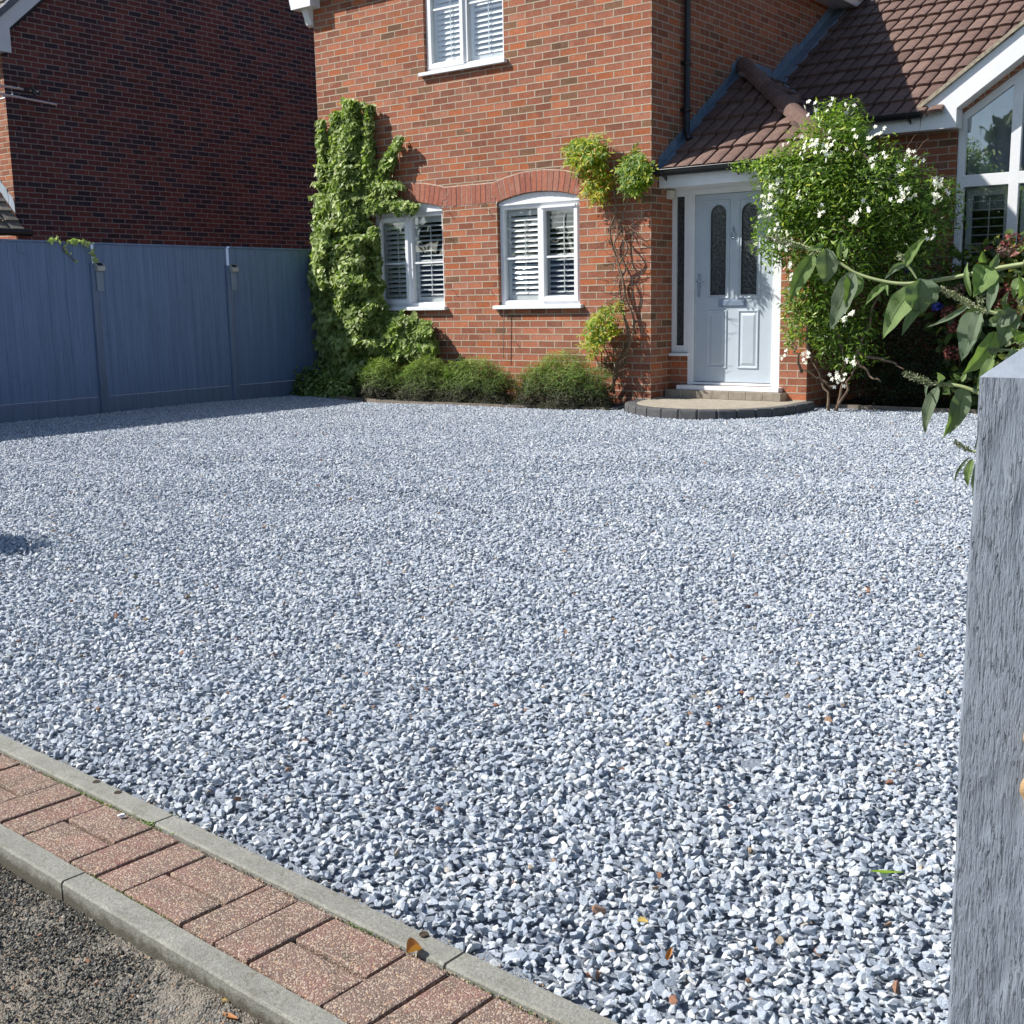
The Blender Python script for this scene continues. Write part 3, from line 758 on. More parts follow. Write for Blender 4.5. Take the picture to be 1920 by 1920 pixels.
def louvres(x0, x1, z0, z1, y, tilt, pitch=.058, mid=True, stile=.045, rail=.075, gapcol=None):
    """plantation shutter panel behind the glass: stiles, rails, slats and tilt rod"""
    mb = MB(); d = .022
    mb.box(x0, y, z0, x0 + stile, y + d, z1); mb.box(x1 - stile, y, z0, x1, y + d, z1)
    mb.box(x0 + stile, y + .001, z0, x1 - stile, y + d, z0 + rail); mb.box(x0 + stile, y + .001, z1 - rail, x1 - stile, y + d, z1)
    z = z0 + rail + pitch * .5; hw = .032
    ct, st_ = math.cos(tilt), math.sin(tilt)
    while z < z1 - rail - .02:
        c = Vector((0, y + d / 2, z)); a = Vector((0, ct, st_)) * hw; n_ = Vector((0, -st_, ct)) * .0045
        jt = random.uniform(-.002, .002)
        pts = [c - a, c - a * .5 - n_, c + a * .5 - n_, c + a, c + a * .5 + n_, c - a * .5 + n_]
        mb.prism([(x0 + stile + .002, p.y, p.z + jt) for p in pts], (x1 - x0 - 2 * stile - .004, 0, 0)); z += pitch
    xm = (x0 + x1) / 2 + .02; mb.box(xm - .005, y - .026, z0 + rail + .02, xm + .005, y - .018, z1 - rail - .03)
    return mb
def room(mb, x0, x1, z0, z1, y0, dep=1.4):
    P = lambda a, b_, c: (a, b_, c)
    mb.poly([P(x0, y0 + dep, z0), P(x1, y0 + dep, z0), P(x1, y0 + dep, z1), P(x0, y0 + dep, z1)])
    mb.poly([P(x0, y0, z0), P(x0, y0 + dep, z0), P(x0, y0 + dep, z1), P(x0, y0, z1)]); mb.poly([P(x1, y0 + dep, z0), P(x1, y0, z0), P(x1, y0, z1), P(x1, y0 + dep, z1)])
    mb.poly([P(x0, y0, z0), P(x1, y0, z0), P(x1, y0 + dep, z0), P(x0, y0 + dep, z0)]); mb.poly([P(x0, y0, z1), P(x0, y0 + dep, z1), P(x1, y0 + dep, z1), P(x1, y0, z1)])
def house_window(x0, x1, z0, z1, open_side, head=None, cx=None, tilts=(.35, .35), bar_z=.5, label=None):
    """z1: top of the frame.  open_side 'l' or 'r' has the proud casement sash"""
    y0 = .045; fw = .055; cx = cx or (x0 + x1) / 2
    mb = MB(); frame_rect(mb, x0, z0, x1, z1, fw, y0, y0 + .07); bar(mb, cx - .03, z0 + fw, cx + .03, z1 - fw, y0 + .0005, y0 + .07)
    if head:      # white board filling the arch
        pts = [(x0, z1)] + [(x1, z1)] + head
        mb.prism([(p[0], y0 - .012, p[1]) for p in pts], (0, .05, 0)); mb.box(x0, y0 - .022, z1 - .006, x1, y0 - .0125, z1 + .012)
    win = mb.build('window', MAT['pvc'], house); 
    if label: win['label'] = label
    mb = MB()
    L = (x0 + fw - .012, cx - .018); Rr = (cx + .018, x1 - fw + .012)
    sash = L if open_side == 'l' else Rr; fix = Rr if open_side == 'l' else L
    frame_rect(mb, sash[0], z0 + fw - .014, sash[1], z1 - fw + .014, .058, y0 - .022, y0 + .03, .014)
    if open_side == 'r': mb.box(sash[0] + .02, y0 - .036, z1 - fw - .012, sash[1] - .02, y0 - .0225, z1 - fw + .010)
    mb.build('sash', MAT['pvc'], win)
    mb = MB(); zb = z0 + (z1 - z0) * bar_z
    for (a, b_, s_) in ((L[0], L[1], 0), (Rr[0], Rr[1], 0)):
        yy = y0 - .0 if (a, b_) == sash else y0 + .022
        ins = .05 if (a, b_) == sash else .014
        mb.box(a + ins, yy - .002, zb - .011, b_ - ins, yy + .012, zb + .011)
    mb.build('glazing_bar', MAT['pvc'], win)
    mb = MB()
    for (a, b_) in (L, Rr):
        sashed = (a, b_) == sash; yy = y0 + (.012 if sashed else .034); ins = .03 if sashed else .002
        mb.poly([(a + ins, yy, z0 + fw - .004), (b_ - ins, yy, z0 + fw - .004), (b_ - ins, yy, z1 - fw + .004), (a + ins, yy, z1 - fw + .004)])
    mb.build('pane', MAT['glass'], win)
    for (a, b_), tl in ((L, tilts[0]), (Rr, tilts[1])):
        louvres(a + .005, b_ - .0, z0 + fw - .01, z1 - fw + .01, .122, tl).build('shutter', MAT['shutter'], win)
    mb = MB(); mb.box(x0 - .0, .118, z0 - .0, x0 + .012, .30, z1); mb.box(x1 - .012, .118, z0, x1, .30, z1); mb.box(x0 + .012, .118, z0 - .0, x1 - .012, .30, z0 + .02); mb.box(x0 + .012, .118, z1 - .012, x1 - .012, .30, z1)
    mb.build('inner_reveal', MAT['shutter'], win)
    mb = MB(); sx0, sx1 = x0 - .055, x1 + .048
    mb.prism([(sx0, -.058, z0 - .040), (sx0, -.058, z0 - .006), (sx0, -.050, z0 - .001), (sx0, .045, z0 + .006), (sx0, .045, z0 - .040)], (sx1 - sx0, 0, 0))
    mb.build('sill', MAT['pvc'], win, bevel=.002)
    mb = MB(); room(mb, x0 - .3, x1 + .3, z0 - .3, z1 + .3, .302); mb.build('room_interior', MAT['room'], win)
    return win
hd = lambda W: [(p[0], p[1] - .002) for p in arch_pts(W[0] + .004, W[1] - .004, 2.150, .083)]
house_window(WR[0] + .006, WR[1] - .004, 1.0, 2.118, 'r', hd(WR), tilts=(.80, .42), bar_z=.47)
house_window(WL[0] + .004, WL[1] - .006, 1.0, 2.118, 'l', hd(WL), tilts=(.72, .42), bar_z=.47)
house_window(WU[0] + .006, WU[1] - .004, 3.675, 4.735, 'l', None, tilts=(.95, .85), bar_z=.64)

# gable window of the wing
x0, x1 = 2.445, 5.755; ZT0, ZT1 = 2.13, 2.25; ZB = .93
mb = MB(); y0 = WY + .03; y1 = y0 + .07; fw = .075
mb.box(x0, y0, ZB, x0 + fw, y1, 2.845); mb.box(x1 - fw, y0, ZB, x1, y1, 2.845)
mb.box(x0 + fw, y0 + .0006, ZB, x1 - fw, y1, ZB + fw)
mull = [2.975, 3.85, 4.25, 5.10]; mw = .085
for i, xm in enumerate((2.968, 4.055, 5.14)):
    mb.box(xm, y0 + .0012, ZB + fw, xm + mw + .012, y1, wt(xm if xm + mw < GXA else 2 * GXA - xm - mw) - .0)
mb.box(x0 + fw, y0 + .0018, ZT0, x1 - fw, y1, ZT1)
for sgn in (1, -1):
    pa = [(x0, 2.845), (GXA, wt(GXA)), (GXA, wt(GXA) - .09), (x0, 2.755)]
    if sgn < 0: pa = [(2 * GXA - x, z) for x, z in pa]
    mb.prism([(x, y0 + .0024, z) for x, z in pa], (0, .066, 0))
gw = mb.build('window', MAT['pvc'], house, bevel=.004); gw['label'] = 'large white gable window with sloping head'
mb = MB(); cells = [(x0 + fw, 2.968), (2.968 + mw + .012, 4.055), (4.055 + mw + .012, 5.14), (5.14 + mw + .012, x1 - fw)]
for a, b_ in cells:
    zz = lambda x: (wt(x) if x < GXA else wt(2 * GXA - x)) - .06
    mb.poly([(a, y0 + .03, ZT1), (b_, y0 + .03, ZT1), (b_, y0 + .03, zz(b_)), (a, y0 + .03, zz(a))]); mb.poly([(a, y0 + .03, ZB + fw), (b_, y0 + .03, ZB + fw), (b_, y0 + .03, ZT0), (a, y0 + .03, ZT0)])
mb.build('pane', MAT['glass2'], gw)
for a, b_ in cells: louvres(a + .004, b_ - .004, ZB + fw, ZT0 - .01, WY + .16, .15, pitch=.086, stile=.06).build('shutter', MAT['shutter'], gw)
# sheer curtain behind the upper lights
def drape(xa_, xb_, za, zf, y, name, mat, parent):
    n = 90; V = []; F2 = []
    for i in range(n + 1):
        x = xa_ + (xb_ - xa_) * i / n; yy = y + .022 * math.sin(x * 38) + .012 * math.sin(x * 71 + 1)
        V += [(x, yy, za), (x, yy, zf(x))]
    F2 = [(2 * i, 2 * i + 2, 2 * i + 3, 2 * i + 1) for i in range(n)]
    me = bpy.data.meshes.new(name); me.from_pydata(V, [], F2); me.update(); return link(name, me, mat, parent, smooth=True)
MAT['sheer'] = plain('sheer_curtain', (.42, .46, .50), .9, .05)
drape(x0 + .02, x1 - .02, 1.9, lambda x: (wt(x) if x < GXA else wt(2 * GXA - x)) + .05, WY + .34, 'curtain', MAT['sheer'], gw)
mb = MB(); room(mb, x0 - .2, x1 + .2, .6, 2.92, WY + .12, 2.0); mb.build('room_interior', MAT['room'], gw)
mb = MB(); mb.box(x0 - .06, WY - .07, ZB - .04, x1 + .06, WY + .03, ZB - .001); mb.build('sill', MAT['pvc'], gw, bevel=.003)

# ------------------------------------------------------------------ front door
FX0, FX1 = .275, 1.165; FZ0, FZ1 = .165, 2.10; fy = DY + .006
mb = MB()
mb.box(.0015, fy, .475, .052, fy + .06, 2.165); mb.box(.150, fy, .475, .1985, fy + .06, 2.165); mb.box(.052, fy + .0006, .475, .150, fy + .06, .545); mb.box(.052, fy + .0006, 2.10, .150, fy + .06, 2.165)
mb.build('sidelight_frame', MAT['pvc'], house, bevel=.003)
mb = MB(); mb.poly([(.052, fy + .028, .545), (.150, fy + .028, .545), (.150, fy + .028, 2.10), (.052, fy + .028, 2.10)]); mb.build('sidelight_glass', MAT['obscure'], house)
mb = MB(); mb.prism([(-.045 if False else .003, DY - .055, .435), (.003, DY - .055, .462), (.003, DY + .03, .474), (.003, DY + .03, .435)], (.222, 0, 0)); mb.build('sidelight_sill', MAT['pvc'], house, bevel=.002)
mb = MB(); mb.box(.200, fy - .004, .13, FX0 - .003, fy + .06, 2.165); mb.box(FX1 + .003, fy - .004, .13, 1.262, fy + .06, 2.165); mb.box(FX0 - .003, fy - .0045, FZ1 + .004, FX1 + .003, fy + .06, 2.165)
mb.box(FX0 - .003, fy - .010, .135, FX1 + .003, fy + .06, .158); mb.box(.0, fy - .02, 2.1655, 1.40, fy + .06, 2.26)
dfr = mb.build('door_frame', MAT['pvc'], house, bevel=.003)
dy = fy + .014
def dp(fx, fz): return (FX0 + fx * (FX1 - FX0), FZ1 - fz * (FZ1 - FZ0))
def rect_loop(f): a = dp(f[0], f[1]); b_ = dp(f[2], f[3]); return [(a[0], b_[1]), (b_[0], b_[1]), (b_[0], a[1]), (a[0], a[1])]
def glass_loop(f):
    a = dp(f[0], f[1]); b_ = dp(f[2], f[3]); r = (b_[0] - a[0]) / 2; c = (a[0] + r, a[1] - r)
    return [(a[0], b_[1]), (b_[0], b_[1])] + [(c[0] + r * math.cos(math.pi * k / 14), c[1] + r * math.sin(math.pi * k / 14)) for k in range(15)]
gl1, gl2 = (.205, .058, .405, .532), (.60, .058, .80, .532)
mb = MB()
holed_wall(mb, 'y', dy, [(FX0, FZ0), (FX1, FZ0), (FX1, FZ1), (FX0, FZ1)], [glass_loop(gl1), glass_loop(gl2)], True, .02)
door = mb.build('door', MAT['door'], house)
mb = MB()
def raised(mb, f, w1, h1):
    """moulding: raised bead round a rectangle and a fielded centre"""
    L = rect_loop(f); x_0, z_0 = L[0]; x_1, z_1 = L[2]
    def ring(a, b_, ya, yb):
        for k in range(4):
            o1 = [(x_0 + a, z_0 + a), (x_1 - a, z_0 + a), (x_1 - a, z_1 - a), (x_0 + a, z_1 - a)]; i1 = [(x_0 + b_, z_0 + b_), (x_1 - b_, z_0 + b_), (x_1 - b_, z_1 - b_), (x_0 + b_, z_1 - b_)]
            j = (k + 1) % 4; mb.poly([(o1[k][0], ya, o1[k][1]), (o1[j][0], ya, o1[j][1]), (i1[j][0], yb, i1[j][1]), (i1[k][0], yb, i1[k][1])])
    ring(0, .006, dy - .0005, dy - h1); ring(.006, .014, dy - h1, dy - h1); ring(.014, .024, dy - h1, dy - .0015)
    if w1:
        ring(.024, .034, dy - .0015, dy - .0015); ring(.034, .058, dy - .0015, dy - h1 * .9)
        mb.poly([(x_0 + .058, dy - h1 * .9, z_0 + .058), (x_1 - .058, dy - h1 * .9, z_0 + .058), (x_1 - .058, dy - h1 * .9, z_1 - .058), (x_0 + .058, dy - h1 * .9, z_1 - .058)])
raised(mb, (.157, .03, .452, .552), 0, .009); raised(mb, (.553, .03, .848, .552), 0, .009)
raised(mb, (.165, .612, .43, .925), 1, .011); raised(mb, (.57, .612, .835, .925), 1, .011)
for gl in (gl1, gl2):     # bead round the glass
    L = glass_loop(gl); cxx = sum(p[0] for p in L) / len(L); czz = sum(p[1] for p in L) / len(L)
    n = len(L); o2 = []
    for k in range(n):
        a = Vector(L[k - 1]); b_ = Vector(L[k]); c = Vector(L[(k + 1) % n]); t = ((b_ - a).normalized() + (c - b_).normalized()).normalized(); nn = Vector((t.y, -t.x)); o2.append(b_ + nn * .013)
    for k in range(n):
        j = (k + 1) % n; mb.poly([(L[k][0], dy - .008, L[k][1]), (L[j][0], dy - .008, L[j][1]), (o2[j].x, dy - .001, o2[j].y), (o2[k].x, dy - .001, o2[k].y)][::-1])
        mb.poly([(L[k][0], dy - .008, L[k][1]), (L[j][0], dy - .008, L[j][1]), (L[j][0], dy + .01, L[j][1]), (L[k][0], dy + .01, L[k][1])])
mb.build('moulding', MAT['door'], door)
mb = MB()
for gl in (gl1, gl2): L = glass_loop(gl); mb.poly([(p[0], dy + .012, p[1]) for p in L])
mb.build('glass_panel', MAT['obscure'], door)
MAT['letter'] = plain('letterplate_steel', (.26, .32, .41), .35, .05, metal=.4)
a = dp(.318, .556); b_ = dp(.665, .594); mb = MB(); mb.box(a[0], dy - .012, b_[1], b_[0], dy - .001, a[1]); mb.box(a[0] + .012, dy - .017, b_[1] + .010, b_[0] - .012, dy - .0125, a[1] - .010); mb.build('letter_plate', MAT['letter'], door, bevel=.003)
kx, kz = dp(.495, .215); mb = MB(); mb.lathe([(.0, .012), (.010, .010), (.015, .0)], (kx, dy, kz + .045), (0, -1, 0), 12)
mb.tube([(kx + .027 * math.sin(t), dy - .014, kz - .002 + .034 * math.cos(t)) for t in [2 * math.pi * k / 20 for k in range(21)]], .0045, 8, False)
mb.tube([(kx, dy - .006, kz + .09), (kx, dy - .010, kz + .06), (kx, dy - .012, kz + .03)], [.002, .006, .005], 8); mb.lathe([(0, .016), (.011, .012), (.013, 0)], (kx, dy, kz - .04), (0, -1, 0), 12)
mb.build('knocker', MAT['chrome'], door, smooth=True)
hx, hz = dp(.055, .475); mb = MB(); mb.box(hx - .013, dy - .010, hz - .125, hx + .013, dy - .001, hz + .115)
mb.tube([(hx, dy - .008, hz + .035), (hx, dy - .048, hz + .035), (hx + .02, dy - .055, hz + .034), (hx + .085, dy - .055, hz + .030)], [.009, .008, .008, .007], 8); mb.lathe([(0, .016), (.009, .014), (.010, 0)], (hx, dy, hz - .06), (0, -1, 0), 12)
mb.build('handle', MAT['chrome'], door, bevel=.002)
# threshold board under the door
mb = MB(); mb.box(.125, DY - .105, .082, 1.305, DY + .03, .128); mb.build('door_sill', MAT['pvc'], house, bevel=.004)
# porch fascia, soffit, sensor light
mb = MB(); mb.box(.006, .15, 2.175, 1.86, .17, 2.335); mb.box(.006, .1705, 2.178, 1.86, DY + .0, 2.196); mb.box(1.84, .1705, 2.176, 1.86, WY - .02, 2.335); mb.build('fascia', MAT['pvc'], house, bevel=.003)

# gutters: half round black plastic
def gutter(p0, p1, outward, name='gutter', r=.060, brackets=True):
    a = Vector(p0); b_ = Vector(p1); out = Vector(outward); mb = MB(); K = 10
    base = len(mb.v)
    for (c) in (a, b_):
        for rr in (r, r - .004):
            for k in range(K + 1):
                t = math.pi * k / K; mb.v.append(tuple(c + out * (r - math.cos(t) * rr) + Vector((0, 0, -math.sin(t) * rr))))
    N = K + 1
    for k in range(K):
        for (s0, s1) in ((0, 2), (1, 3)):
            mb.f.append((base + s0 * N + k, base + s0 * N + k + 1, base + s1 * N + k + 1, base + s1 * N + k)); mb.uv.append([(0, 0)] * 4); mb.mi.append(0)
    d = (b_ - a); L = d.length; d.normalize()
    for c in (a, b_):      # stop ends
        mb.poly([tuple(c + out * (r - math.cos(math.pi * k / K) * r) + Vector((0, 0, -math.sin(math.pi * k / K) * r))) for k in range(K + 1)])
    for rr in (0, 2 * r): mb.tube([a + out * rr, b_ + out * rr], .006, 6)
    n = max(1, int(L / .9))
    if brackets:
        for i in range(n + 1):
            q = a + d * (L * (i + .12) / (n + .3)); pts = []
            for k in range(K + 1):
                t = math.pi * k / K; pts.append(q + out * (r - math.cos(t) * (r + .006)) + Vector((0, 0, -math.sin(t) * (r + .006))))
            mb.tube(pts, .010, 6); mb.tube([q + Vector((0, 0, -.02)), q + Vector((0, 0, -.10)) + out * .008, q + out * r + Vector((0, 0, -r - .006))], .008, 5)
    return mb.build(name, MAT['black'], house)
gutter((.0, .148, 2.345), (1.88, .148, 2.345), (0, -1, 0)); gutter((1.862, .15, 2.345), (1.862, WY - .25, 2.345), (1, 0, 0))
gutter((1.25, 1.84, 2.885), (2.15, 1.84, 2.885), (0, -1, 0)); gutter((6.06, 1.84, 2.885), (9.3, 1.84, 2.885), (0, -1, 0))
gutter((.29, -.1, 4.86), (.29, 4.75, 4.86), (1, 0, 0), brackets=False)

# roofs --------------------------------------------------------------
pA = math.atan(.667); eA = Vector((0, math.cos(pA), math.sin(pA)))
def inA(u, v): return u < 1.92 - v * math.cos(pA) + .02
link('porch_roof', tile_mesh((.06, .10, 2.335), (1, 0, 0), eA, 1.9, 2.30, inA), MAT['tile'], house)
eB = Vector((-math.cos(pA), 0, math.sin(pA)))
def inB(u, v): return u > v * math.cos(pA) - .05 and .1 + u < 1.75 + v * math.cos(pA) * .75 + .3
link('porch_roof', tile_mesh((1.92, .10, 2.335), (0, 1, 0), eB, 3.0, 2.28, inB), MAT['tile'], house)
mb = MB(); mb.poly([(0.0, .14, 2.33), (1.88, .14, 2.33), (0, 2.02, 3.575)]); mb.poly([(1.88, .14, 2.33), (1.88, 1.85, 2.33), (0, 2.9, 3.575), (0, 2.02, 3.575)]); mb.build('roof_felt', MAT['black'], house)
ridge_tiles((1.90, .10, 2.375), (.03, 1.98, 3.625), .102, 'hip_tiles', MAT['tile'], house)
pC = math.atan(.62); eC = Vector((0, math.cos(pC), math.sin(pC)))
def zC(y): return 3.45 + .62 * (y - 2.71)
def inC(u, v):
    x = .06 + u; y = 1.77 + v * math.cos(pC); z = zC(y)
    if x < 1.55 and z < 2.33 + .667 * (1.88 - x) - .06: return False
    if GX0 < x < GX1 and z < gz(x) - .15: return False
    return True
link('main_roof', tile_mesh((.06, 1.77, zC(1.77) - .01), (1, 0, 0), eC, 9.3, 6.2, inC), MAT['tile'], house)
yv = 4.1; mb = MB()
for q in ([(0, 1.86), (GX0 - .05, 1.86), (GXA, yv), (GXA, 7.0), (0, 7.0)], [(GX1 + .05, 1.86), (9.3, 1.86), (9.3, 7.0), (GXA, 7.0), (GXA, yv)]): mb.poly([(x, y, zC(y) - .035) for x, y in q])
for sg in (1, -1): mb.poly([((x if sg > 0 else 2 * GXA - x), y, gz(x) - .05) for x, y in ((GX0, 1.88), (GXA, 1.88), (GXA, 4.1), (GX0, 1.95))])
mb.poly([(GX0, 1.86, zC(1.86) - .035), (GX0 + .001, 1.87, zC(1.86) - .035), (GX0, 1.9, zC(1.9) - .035)]); mb.poly([(0, 7.0, zC(7.0) - .03), (9.3, 7.0, zC(7.0) - .03), (9.3, 12.2, 2.9), (0, 12.2, 2.9)]); mb.build('roof_felt', MAT['black'], house)
# gable of the wing: slopes, verge, barge board, boxed end
pG = math.atan(.69)
for sgn in (1, -1):
    o_ = (GX0 - .02, 1.83, 2.95) if sgn > 0 else (GX1 + .02, 1.83, 2.95)
    ev = Vector((sgn * math.cos(pG), 0, math.sin(pG)))
    inG = lambda u, v: (1.83 + u) < 1.9 + (2.95 + v * math.sin(pG) - zC(1.9)) / .62 + .25
    link('gable_roof', tile_mesh(o_, (0, 1, 0), ev, 2.6, 2.42, inG), MAT['tile'], house)
def barge(X0, X1, apex, z0, slope, y, depth, parent, box_to, zbox, mat=MAT['pvc'], top_mat=None):
    zt = lambda x: z0 + slope * ((x - X0) if x < apex else (X1 - x))
    mb = MB()
    L = [(X0, zt(X0) - .02), (apex, zt(apex) - .02), (apex, zt(apex) - depth), (box_to, zt(box_to) - depth), (box_to, zbox), (X0 - .02, zbox)]
    mb.prism([(x, y, z) for x, z in L], (0, .022, 0))
    L2 = [(2 * apex - x, z) for x, z in L]; mb.prism([(x, y, z) for x, z in L2], (0, .022, 0))
    return mb, zt
mb, zt = barge(GX0, GX1, GXA, 2.96, .69, 1.85, .30, house, 2.485, 2.71)
mb.box(1.16, 1.8505, 2.712, GX0 - .021, 1.872, 2.872); mb.box(GX1 + .021, 1.8505, 2.712, 9.3, 1.872, 2.872)
# soffits
mb.box(1.58, 1.8725, 2.713, 2.484, WY + .0, 2.728)
for sgn in (1, -1):
    P_ = [(2.485, 1.8725, zt(2.485) - .295), (GXA, 1.8725, zt(GXA) - .295), (GXA, WY + .03, zt(GXA) - .295), (2.485, WY + .03, zt(2.485) - .295)]
    if sgn < 0: P_ = [(2 * GXA - x, y, z) for x, y, z in P_]
    mb.prism(P_, (0, 0, .012))
mb.box(2.4735, 1.873, 2.729, 2.4845, WY + .0, zt(2.485) - .298)
mb.build('barge_board', MAT['pvc'], house)
mb = MB()
for sgn in (1, -1):
    L = [(GX0 - .05, zt(GX0) - .055), (GXA, zt(GXA) + .0), (GXA, zt(GXA) + .035), (GX0 - .05, zt(GX0) - .012)]
    if sgn < 0: L = [(2 * GXA - x, z) for x, z in L]
    mb.prism([(x, 1.815, z) for x, z in L], (0, .06, 0))
MAT['vergem'] = plain('verge_mortar', (.34, .30, .225), .95, .3, 25, .006, 60)
mb.build('verge', MAT['vergem'], house)
# main gable roof with its barge board and boxed eaves
pM = math.atan(.7)
for sgn in (1, -1):
    o_ = (.34, -.19, EZ - .03) if sgn > 0 else (XL - .34, -.19, EZ - .03)
    ev = Vector((-sgn * math.cos(pM), 0, math.sin(pM)))
    link('main_roof', tile_mesh(o_, (0, 1, 0), ev, 8.4, 3.42), MAT['tile'], house)
mb = MB(); mb.prism([(XL - .31, -.15, EZ - .06), (.31, -.15, EZ - .06), (-2.42, -.15, 6.74)], (0, 8.3, 0)); mb.build('roof_felt', MAT['black'], house)
mb = MB()
zm = lambda x: EZ - .03 + .7 * (x - (XL - .31))
L = [(XL - .24, 4.64), (XL + .13, 4.64), (XL + .13, zm(XL + .13) - .25), (-2.42, zm(-2.42) - .25), (-2.42, zm(-2.42) - .01), (XL - .31, zm(XL - .31) - .01), (XL - .24, 4.7)]
L = [(XL - .21, 4.645), (XL + .13, 4.645), (XL + .13, zm(XL + .13) - .25), (-2.42, zm(-2.42) - .25), (-2.42, zm(-2.42) - .01), (XL - .26, zm(XL - .26) - .01)]
for sgn in (1, -1):
    Q = L if sgn > 0 else [(-4.84 - x, z) for x, z in L]
    mb.prism([(x, -.17, z) for x, z in Q], (0, .02, 0))
mb.box(XL - .209, -.1495, 4.646, XL + .129, -.0015, 4.66); mb.box(XL + .117, -.1495, 4.661, XL + .129, -.0015, 4.95)
mb.box(-.129, -.1495, 4.646, .30, -.0015, 4.66)
mb.box(.006, .0, 4.70, .30, 8.1, 4.714); mb.box(.285, -.148, 4.715, .305, 8.1, 4.87); mb.box(XL - .006, .0, 4.70, XL - .30, 8.1, 4.714); mb.box(XL - .285, .0, 4.715, XL - .305, 8.1, 4.87)
mb.build('barge_board', MAT['pvc'], house)
mb = MB(); mb.prism([(XL - .004, .02, 4.645), (XL + .0, -.10, 4.645), (XL + .0, -.03, 4.47), (XL - .004, .02, 4.45)], (-.10, 0, 0)); mb.build('corbel', MAT['pvc'], house)
gutter((XL - .306, -.12, 4.86), (XL - .306, 8.1, 4.86), (-1, 0, 0), brackets=False)

# down pipe on the return wall
mb = MB(); dpx, dpy = .055, .64
mb.tube([(.34, dpy, 4.80), (.30, dpy, 4.70), (.10, dpy, 4.52), (dpx, dpy, 4.44), (dpx, dpy, 2.78), (dpx + .02, dpy - .02, 2.74), (dpx + .07, dpy - .07, 2.70)], .034, 14)
for z in (4.3, 3.45, 2.98): mb.lathe([(.034, 0), (.041, .001), (.041, .05), (.034, .051)], (dpx, dpy, z), n=14); mb.box(.001, dpy - .05, z + .01, .02, dpy + .05, z + .04)
mb.build('down_pipe', MAT['black'], house, smooth=True)

# stepped lead flashing on the return wall
def stepped(y_a, z_a, y_b, z_b, slope, h=.17):
    mb = MB(); yy = y_a; n = int((y_b - y_a) / .112)
    zr = lambda y: z_a + slope * (y - y_a)
    d = (y_b - y_a) / n
    for i in range(n):
        y0_ = y_a + i * d; y1_ = y0_ + d * 1.0; zt_ = math.floor((zr(y1_) + h) / .075) * .075 + .003
        lo = lambda y: zr(y) - .02
        # saw-tooth leaf, slightly dished
        mb.prism([(.004 + .003 * (i % 2), y0_ - .02, lo(y0_) - .012), (.004 + .003 * (i % 2), y1_, lo(y1_)), (.004 + .003 * (i % 2), y1_, zt_), (.004 + .003 * (i % 2), y0_ + .01, zt_ - .05)], (.004, 0, 0))
    # apron lying on the tiles
    K = 24
    for i in range(K):
        a = y_a - .06 + (y_b - y_a + .06) * i / K; b2 = y_a - .06 + (y_b - y_a + .06) * (i + 1) / K
        wv = lambda y: .16 + .012 * math.sin(y * 23); hz_ = lambda y: .03 + .006 * math.sin(y * 31)
        mb.poly([(.009, a, zr(a) + .02), (wv(a), a, zr(a) + hz_(a)), (wv(b2), b2, zr(b2) + hz_(b2)), (.009, b2, zr(b2) + .02)])
        mb.poly([(wv(a), a, zr(a) + hz_(a)), (wv(a) + .004, a, zr(a) - .01), (wv(b2) + .004, b2, zr(b2) - .01), (wv(b2), b2, zr(b2) + hz_(b2))])
    return mb.build('lead_flashing', MAT['lead'], house)
stepped(.14, 2.355, 1.98, 3.585, .667); stepped(2.70, zC(2.70) + .02, 6.9, zC(6.9) + .02, .62)
mb = MB(); mb.box(.004, 1.93, 3.56, .010, 2.80, 3.72); mb.poly([(.01, 2.05, 3.61), (.16, 2.15, 3.50), (.16, 2.75, 3.50), (.01, 2.80, 3.61)]); mb.build('lead_flashing', MAT['lead'], house)
# valley lining between porch and wing
mb = MB(); mb.prism([(.06, 2.72, 3.53), (.20, 2.72, 3.50), (1.62, 1.86, 2.56), (1.48, 1.86, 2.62)], (0, 0, .03)); mb.build('lead_flashing', MAT['lead'], house)
# little junction box beside the sidelight head
mb = MB(); mb.box(.006, .30, 2.075, .055, .41, 2.165); mb.build('junction_box', MAT['cream'], house, bevel=.004)
# wire eyes and training wire on the front wall
wire = empty('plant_support', (-1.2, 0, 0), 'thin training cane and screw eyes fixed to the brickwork under and between the lower windows', 'plant support')
mb = MB(); p0 = at(944, 672, -.05); p1 = at(945, 580, -.05); mb.tube([p0, p1], .0045, 6); mb.tube([(p1.x, -.05, p1.z), (p1.x + .006, -.02, p1.z + .012), (p1.x, .0, p1.z)], .004, 6); mb.build('cane', MAT['timber'], wire)
for (px, py) in ((842, 400), (914, 394), (844, 448), (849, 545), (917, 543), (965, 641), (1142, 490)):
    q = at(px, py, -.02); mb = MB(); mb.tube([(q.x, 0, q.z), (q.x, -.028, q.z)], .0028, 6); mb.tube([(q.x + .009 * math.cos(t), -.036 + .009 * math.sin(t), q.z) for t in [2 * math.pi * k / 10 for k in range(11)]], .0026, 5, False); mb.build('screw_eye', MAT['iron'], wire)

